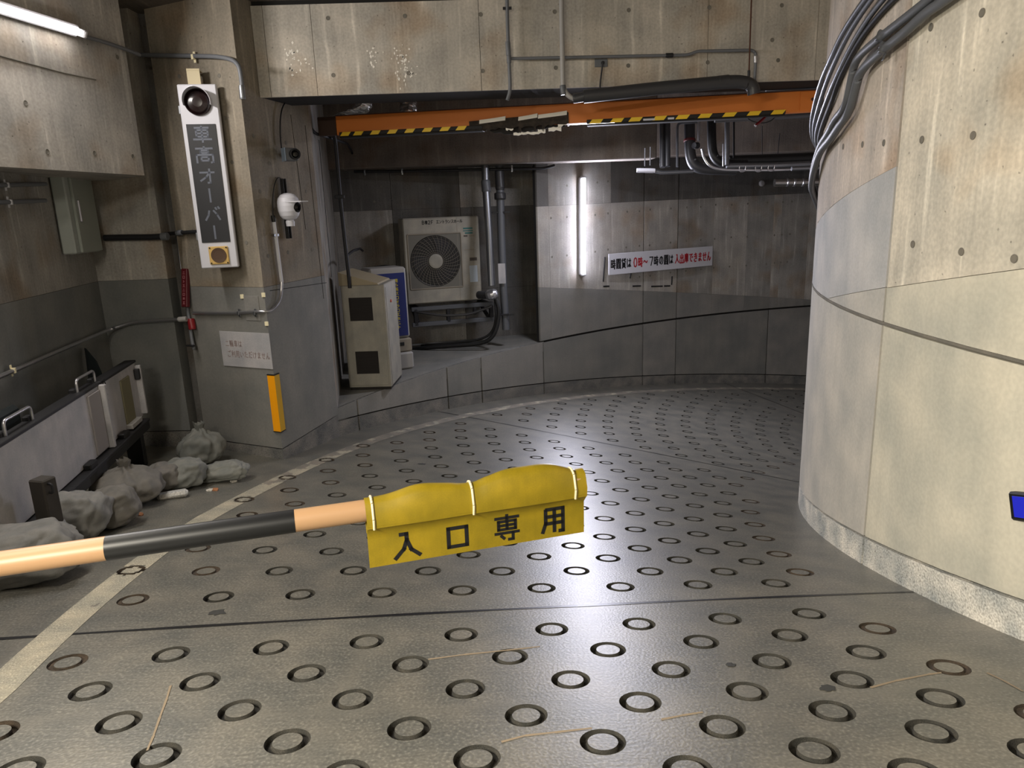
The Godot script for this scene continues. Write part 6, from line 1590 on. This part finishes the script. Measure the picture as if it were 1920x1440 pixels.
# ================================================================ GATE
func build_gate() -> void:
	var A := Vector3(-1.1680, 0.7337, -1.4691)
	var B := Vector3(0.1779, 0.7241, -1.8784)
	var dir := (B - A).normalized()
	var len := A.distance_to(B)
	var right := dir
	var upv := (Vector3.UP - right * right.y).normalized()
	var out := right.cross(upv)
	var r := 0.0285
	var arm := thing("barrier_boom", "round tan and black banded gate arm reaching in from the left", "gate arm", Transform3D(Basis(right, upv, out), A))
	var at := func(px: float) -> float: return len * 0.8 * (px / 1085.0) / (1.0 - 0.2 * (px / 1085.0))
	var cuts := [-0.62, at.call(200.0), at.call(553.0), len + 0.0]
	for i in 3:
		var s := st()
		tube(s, [Vector3(cuts[i], 0, 0), Vector3(cuts[i + 1], 0, 0)], r + (0.0006 if i == 1 else 0.0), 28)
		put("band", s, M.arm_black if i == 1 else M.arm_tan, arm)
	var s := st(); spin(s, [Vector2(r, 0), Vector2(r * 0.98, 0.008), Vector2(r * 0.8, 0.014), Vector2(0, 0.016)], Vector3(len, 0, 0), Vector3.RIGHT, 24); put("end_plug", s, M.black, arm)
	# the machine that carries it, beside the driver
	var gh := thing("gate_housing", "grey steel gate machine that carries the banded arm", "gate machine", fr(on_floor(-1.72, -1.30), Vector3.RIGHT, Vector3.UP))
	s = st(); box(s, Vector3(0, 0.56, 0), Vector3(0.36, 1.12, 0.34), 0.015); put("case", s, M.grey_paint, gh)
	s = st(); box(s, Vector3(0, 1.13, 0), Vector3(0.38, 0.03, 0.36), 0.01); put("lid", s, M.dark_steel, gh)
	# banner wrapped over the arm
	var f0: float = at.call(684.0)
	var f1: float = at.call(1092.0)
	var W := f1 - f0
	var bn := thing("banner", "yellow vinyl banner with black characters strapped to the gate arm", "banner", Transform3D(Basis(right, upv, out), A + right * f0))
	var nx := 90
	var prof := func(u: float) -> Array:
		# loose hump of the wrap between the three straps
		var hump := 0.0
		if u > 0.04 and u < 0.45: hump = 0.019 * pow(sin(PI * (u - 0.04) / 0.41), 1.2) * (0.7 + 0.6 * (u - 0.04) / 0.41)
		elif u >= 0.45 and u < 0.955: hump = 0.030 * pow(sin(PI * (u - 0.45) / 0.505), 0.8) * (0.75 + 0.5 * (u - 0.45) / 0.5)
		var wrk := 0.003 * sin(u * 60.0) * exp(-pow((u - 0.47) / 0.05, 2.0)) + 0.0015 * sin(u * 31.0 + 1.0)
		var rr := r + 0.003
		var line := []
		# back hem up over the top and down the front
		line.append(Vector2(-0.006, -rr - 0.035))
		for k in 15:
			var a := lerpf(-2.45, 0.75, k / 14.0)     # angle from straight up, front positive
			var push: float = hump * pow(maxf(0.0, cos(a)), 0.7) + wrk * maxf(0.0, cos(a))
			line.append(Vector2(sin(a) * (rr + push * 0.45), cos(a) * (rr + push)))
		line.append(Vector2(rr + 0.004 + hump * 0.18, -0.012))
		line.append(Vector2(rr + 0.001 + hump * 0.1, -0.040))
		return line
	s = st()
	s.set_smooth_group(0)
	var rows := []
	for i in nx + 1: rows.append(prof.call(float(i) / nx))
	for i in nx:
		for k in rows[i].size() - 1:
			var P := []
			for e in [[i, k], [i + 1, k], [i + 1, k + 1], [i, k + 1]]:
				var q: Vector2 = rows[e[0]][e[1]]
				P.append(Vector3(W * e[0] / nx, q.y, q.x))
			quad(s, P[0], P[1], P[2], P[3])
	put("wrap", s, M.vinyl, bn)
	# hanging sheet with a soft crease under the wrap
	s = st()
	s.set_smooth_group(0)
	var sheet := []
	for i in nx + 1:
		var u := float(i) / nx
		var top: Vector2 = rows[i][rows[i].size() - 1]
		var col := []
		var sag := 0.010 * sin(PI * clampf((u - 0.45) / 0.5, 0, 1)) + 0.006 * sin(PI * clampf(u / 0.45, 0, 1))
		col.append(Vector3(W * u, top.y + 0.006, top.x + 0.001))
		for k in 7:
			var t := k / 6.0
			col.append(Vector3(W * u, lerpf(top.y - 0.004 - sag * 0.5, -0.158, t), lerpf(top.x - 0.006 - sag * 0.5, r * 0.75 - 0.012, smoothstep(0.0, 0.16, t))))
		sheet.append(col)
	for i in nx:
		for k in 7: quad(s, sheet[i][k], sheet[i + 1][k], sheet[i + 1][k + 1], sheet[i][k + 1])
	put("sheet", s, M.vinyl, bn)
	var zz := r * 0.75 - 0.0108
	for q in [["入", 0.166, -0.110], ["口", 0.392, -0.108], ["専", 0.622, -0.106], ["用", 0.846, -0.105]]:
		s = st(); glyph(s, q[0], Vector2(W * q[1], q[2]), 0.076 if q[0] != "口" else 0.066, 0.078 if q[0] != "口" else 0.066, 0.0085 if q[0] == "専" else 0.0105, zz); put("letter", s, M.ink, bn)
	for u in [0.032, 0.465, 0.945]:
		s = st()
		var ring := []
		var line: Array = prof.call(u)
		for k in range(1, line.size()):
			ring.append(Vector3(W * u, line[k].y * 1.0, line[k].x) + Vector3(0, line[k].y, line[k].x).normalized() * 0.0022)
		for i in ring.size() - 1:
			tube(s, [ring[i] - Vector3(0.002, 0, 0), ring[i + 1] - Vector3(0.002, 0, 0)], 0.0035, 6, false)
		put("cable_tie", s, M.zip, bn)

# ================================================================ SMALL THINGS
func build_small_things() -> void:
	var s: SurfaceTool
	# closing-hours notice on the curved wall
	var nt := thing("hours_notice", "long white notice with red and black lettering on the curved back wall", "notice", fr(Vector3(2.0370, 0.7752, -9.4191), Vector3(1.5536, 0.0104, -0.8959) * Vector3(1, 0, 1), Vector3.UP))
	s = st(); box(s, Vector3.ZERO, Vector3(1.79, 0.262, 0.012), 0.002); put("plate", s, M.white, nt)
	var x := -0.865
	for q in [["時間貸は", false, 0.084], ["0時〜", true, 0.084], ["7時の間は", false, 0.086], ["入出庫できません", true, 0.083]]:
		for c in q[0]:
			s = st(); glyph(s, c, Vector2(x + 0.04, 0.0), 0.074, 0.125, 0.0155, 0.0066); put("letter", s, M.red_ink if q[1] else M.ink, nt)
			x += q[2]
		x += 0.02 if not q[0].begins_with("0") else 0.012
	# small lit terminal at the right edge
	var sc := thing("wall_display", "small black framed display glowing blue on the core wall", "display", fr(Vector3(1.4913, 0.5778, -1.8995), Vector3(0.0091, 0.0225, 0.0719), Vector3.UP))
	s = st(); box(s, Vector3.ZERO, Vector3(0.135, 0.085, 0.03), 0.006); put("frame", s, M.black, sc)
	s = st(); box(s, Vector3(0.004, 0, 0.0152), Vector3(0.108, 0.062, 0.002), 0.0005); put("screen", s, M.screen, sc)
	# litter near the sandbags and on the floor
	var k := 0
	for q in [[Vector3(-1.9794, -0.0164, -3.4779), "small orange leaf scrap in front of the slumped sandbag", 0.03, true], [Vector3(-1.7963, -0.0869, -3.9790), "orange leaf scrap beside the flat sandbag", 0.035, true], [Vector3(-1.8191, -0.0840, -3.9656), "white stone chip beside the orange leaf scrap", 0.025, false], [Vector3(-1.7629, -0.1126, -4.1788), "pale curled scrap below the long flat sandbag", 0.035, false], [Vector3(-1.7499, -0.1197, -4.2319), "white chip at the tip of the long flat sandbag", 0.03, false]]:
		s = st()
		var nz := noise(60 + k, 2.0, 2)
		var pts := []
		for i in 9:
			var a := TAU * i / 9
			pts.append(Vector3(cos(a), 0, sin(a)) * q[2] * (0.7 + 0.5 * nz.get_noise_1d(i * 9.0)))
		for i in 9:
			tri(s, Vector3(0, 0.014, 0), pts[(i + 1) % 9] + Vector3(0, 0.003 + 0.006 * (i % 2), 0), pts[i] + Vector3(0, 0.003 + 0.006 * ((i + 1) % 2), 0))
			quad(s, pts[i], pts[(i + 1) % 9], pts[(i + 1) % 9] + Vector3(0, 0.003 + 0.006 * (i % 2), 0), pts[i] + Vector3(0, 0.003 + 0.006 * ((i + 1) % 2), 0))
		var o := put("litter_scrap", s, M.leaf if q[3] else M.stone, null, Transform3D(Basis.IDENTITY, q[0]))
		tag(o, q[1], "litter")
		k += 1
	for q in [[Vector3(-1.9601, -0.0574, -3.8102), "flat grey stone by the knotted sandbag"]]:
		s = st(); box(s, Vector3(0, 0.018, 0), Vector3(0.16, 0.036, 0.07), 0.014)
		tag(put("stone", s, M.base_rough, null, Transform3D(Basis(Vector3.UP, 0.4), q[0])), q[1], "stone")
	# dark gum stains worn into the floor
	for q in [[Vector3(-1.0812, 0.1107, -2.2775), "dark oval stain near the floor joint at the left", 0.030], [Vector3(0.8124, 0.1958, -1.6447), "small dark stain among the rings at the right", 0.022], [Vector3(-0.6654, -0.2682, -4.8068), "small dark stain between far rings", 0.03], [Vector3(0.6045, 0.1632, -1.8040), "faint dark stain in front of the core wall", 0.016]]:
		var c: Vector3 = q[0]
		s = st()
		var nz := noise(80 + k, 1.5, 2)
		for i in 16:
			var a := TAU * i / 16
			var b := TAU * (i + 1) / 16
			var ra: float = q[2] * (1.0 + 0.5 * nz.get_noise_1d(i * 5.0))
			var rb: float = q[2] * (1.0 + 0.5 * nz.get_noise_1d(((i + 1) % 16) * 5.0))
			var P := on_floor(c.x + cos(a) * ra, c.z + sin(a) * ra * 0.8) + Vector3(0, 0.0015, 0)
			var Q := on_floor(c.x + cos(b) * rb, c.z + sin(b) * rb * 0.8) + Vector3(0, 0.0015, 0)
			ftri(s, on_floor(c.x, c.z) + Vector3(0, 0.002, 0), P, Q)
		tag(put("floor_stain", s, mat(Color(0.20, 0.20, 0.19), 0.7)), q[1], "stain")
		k += 1
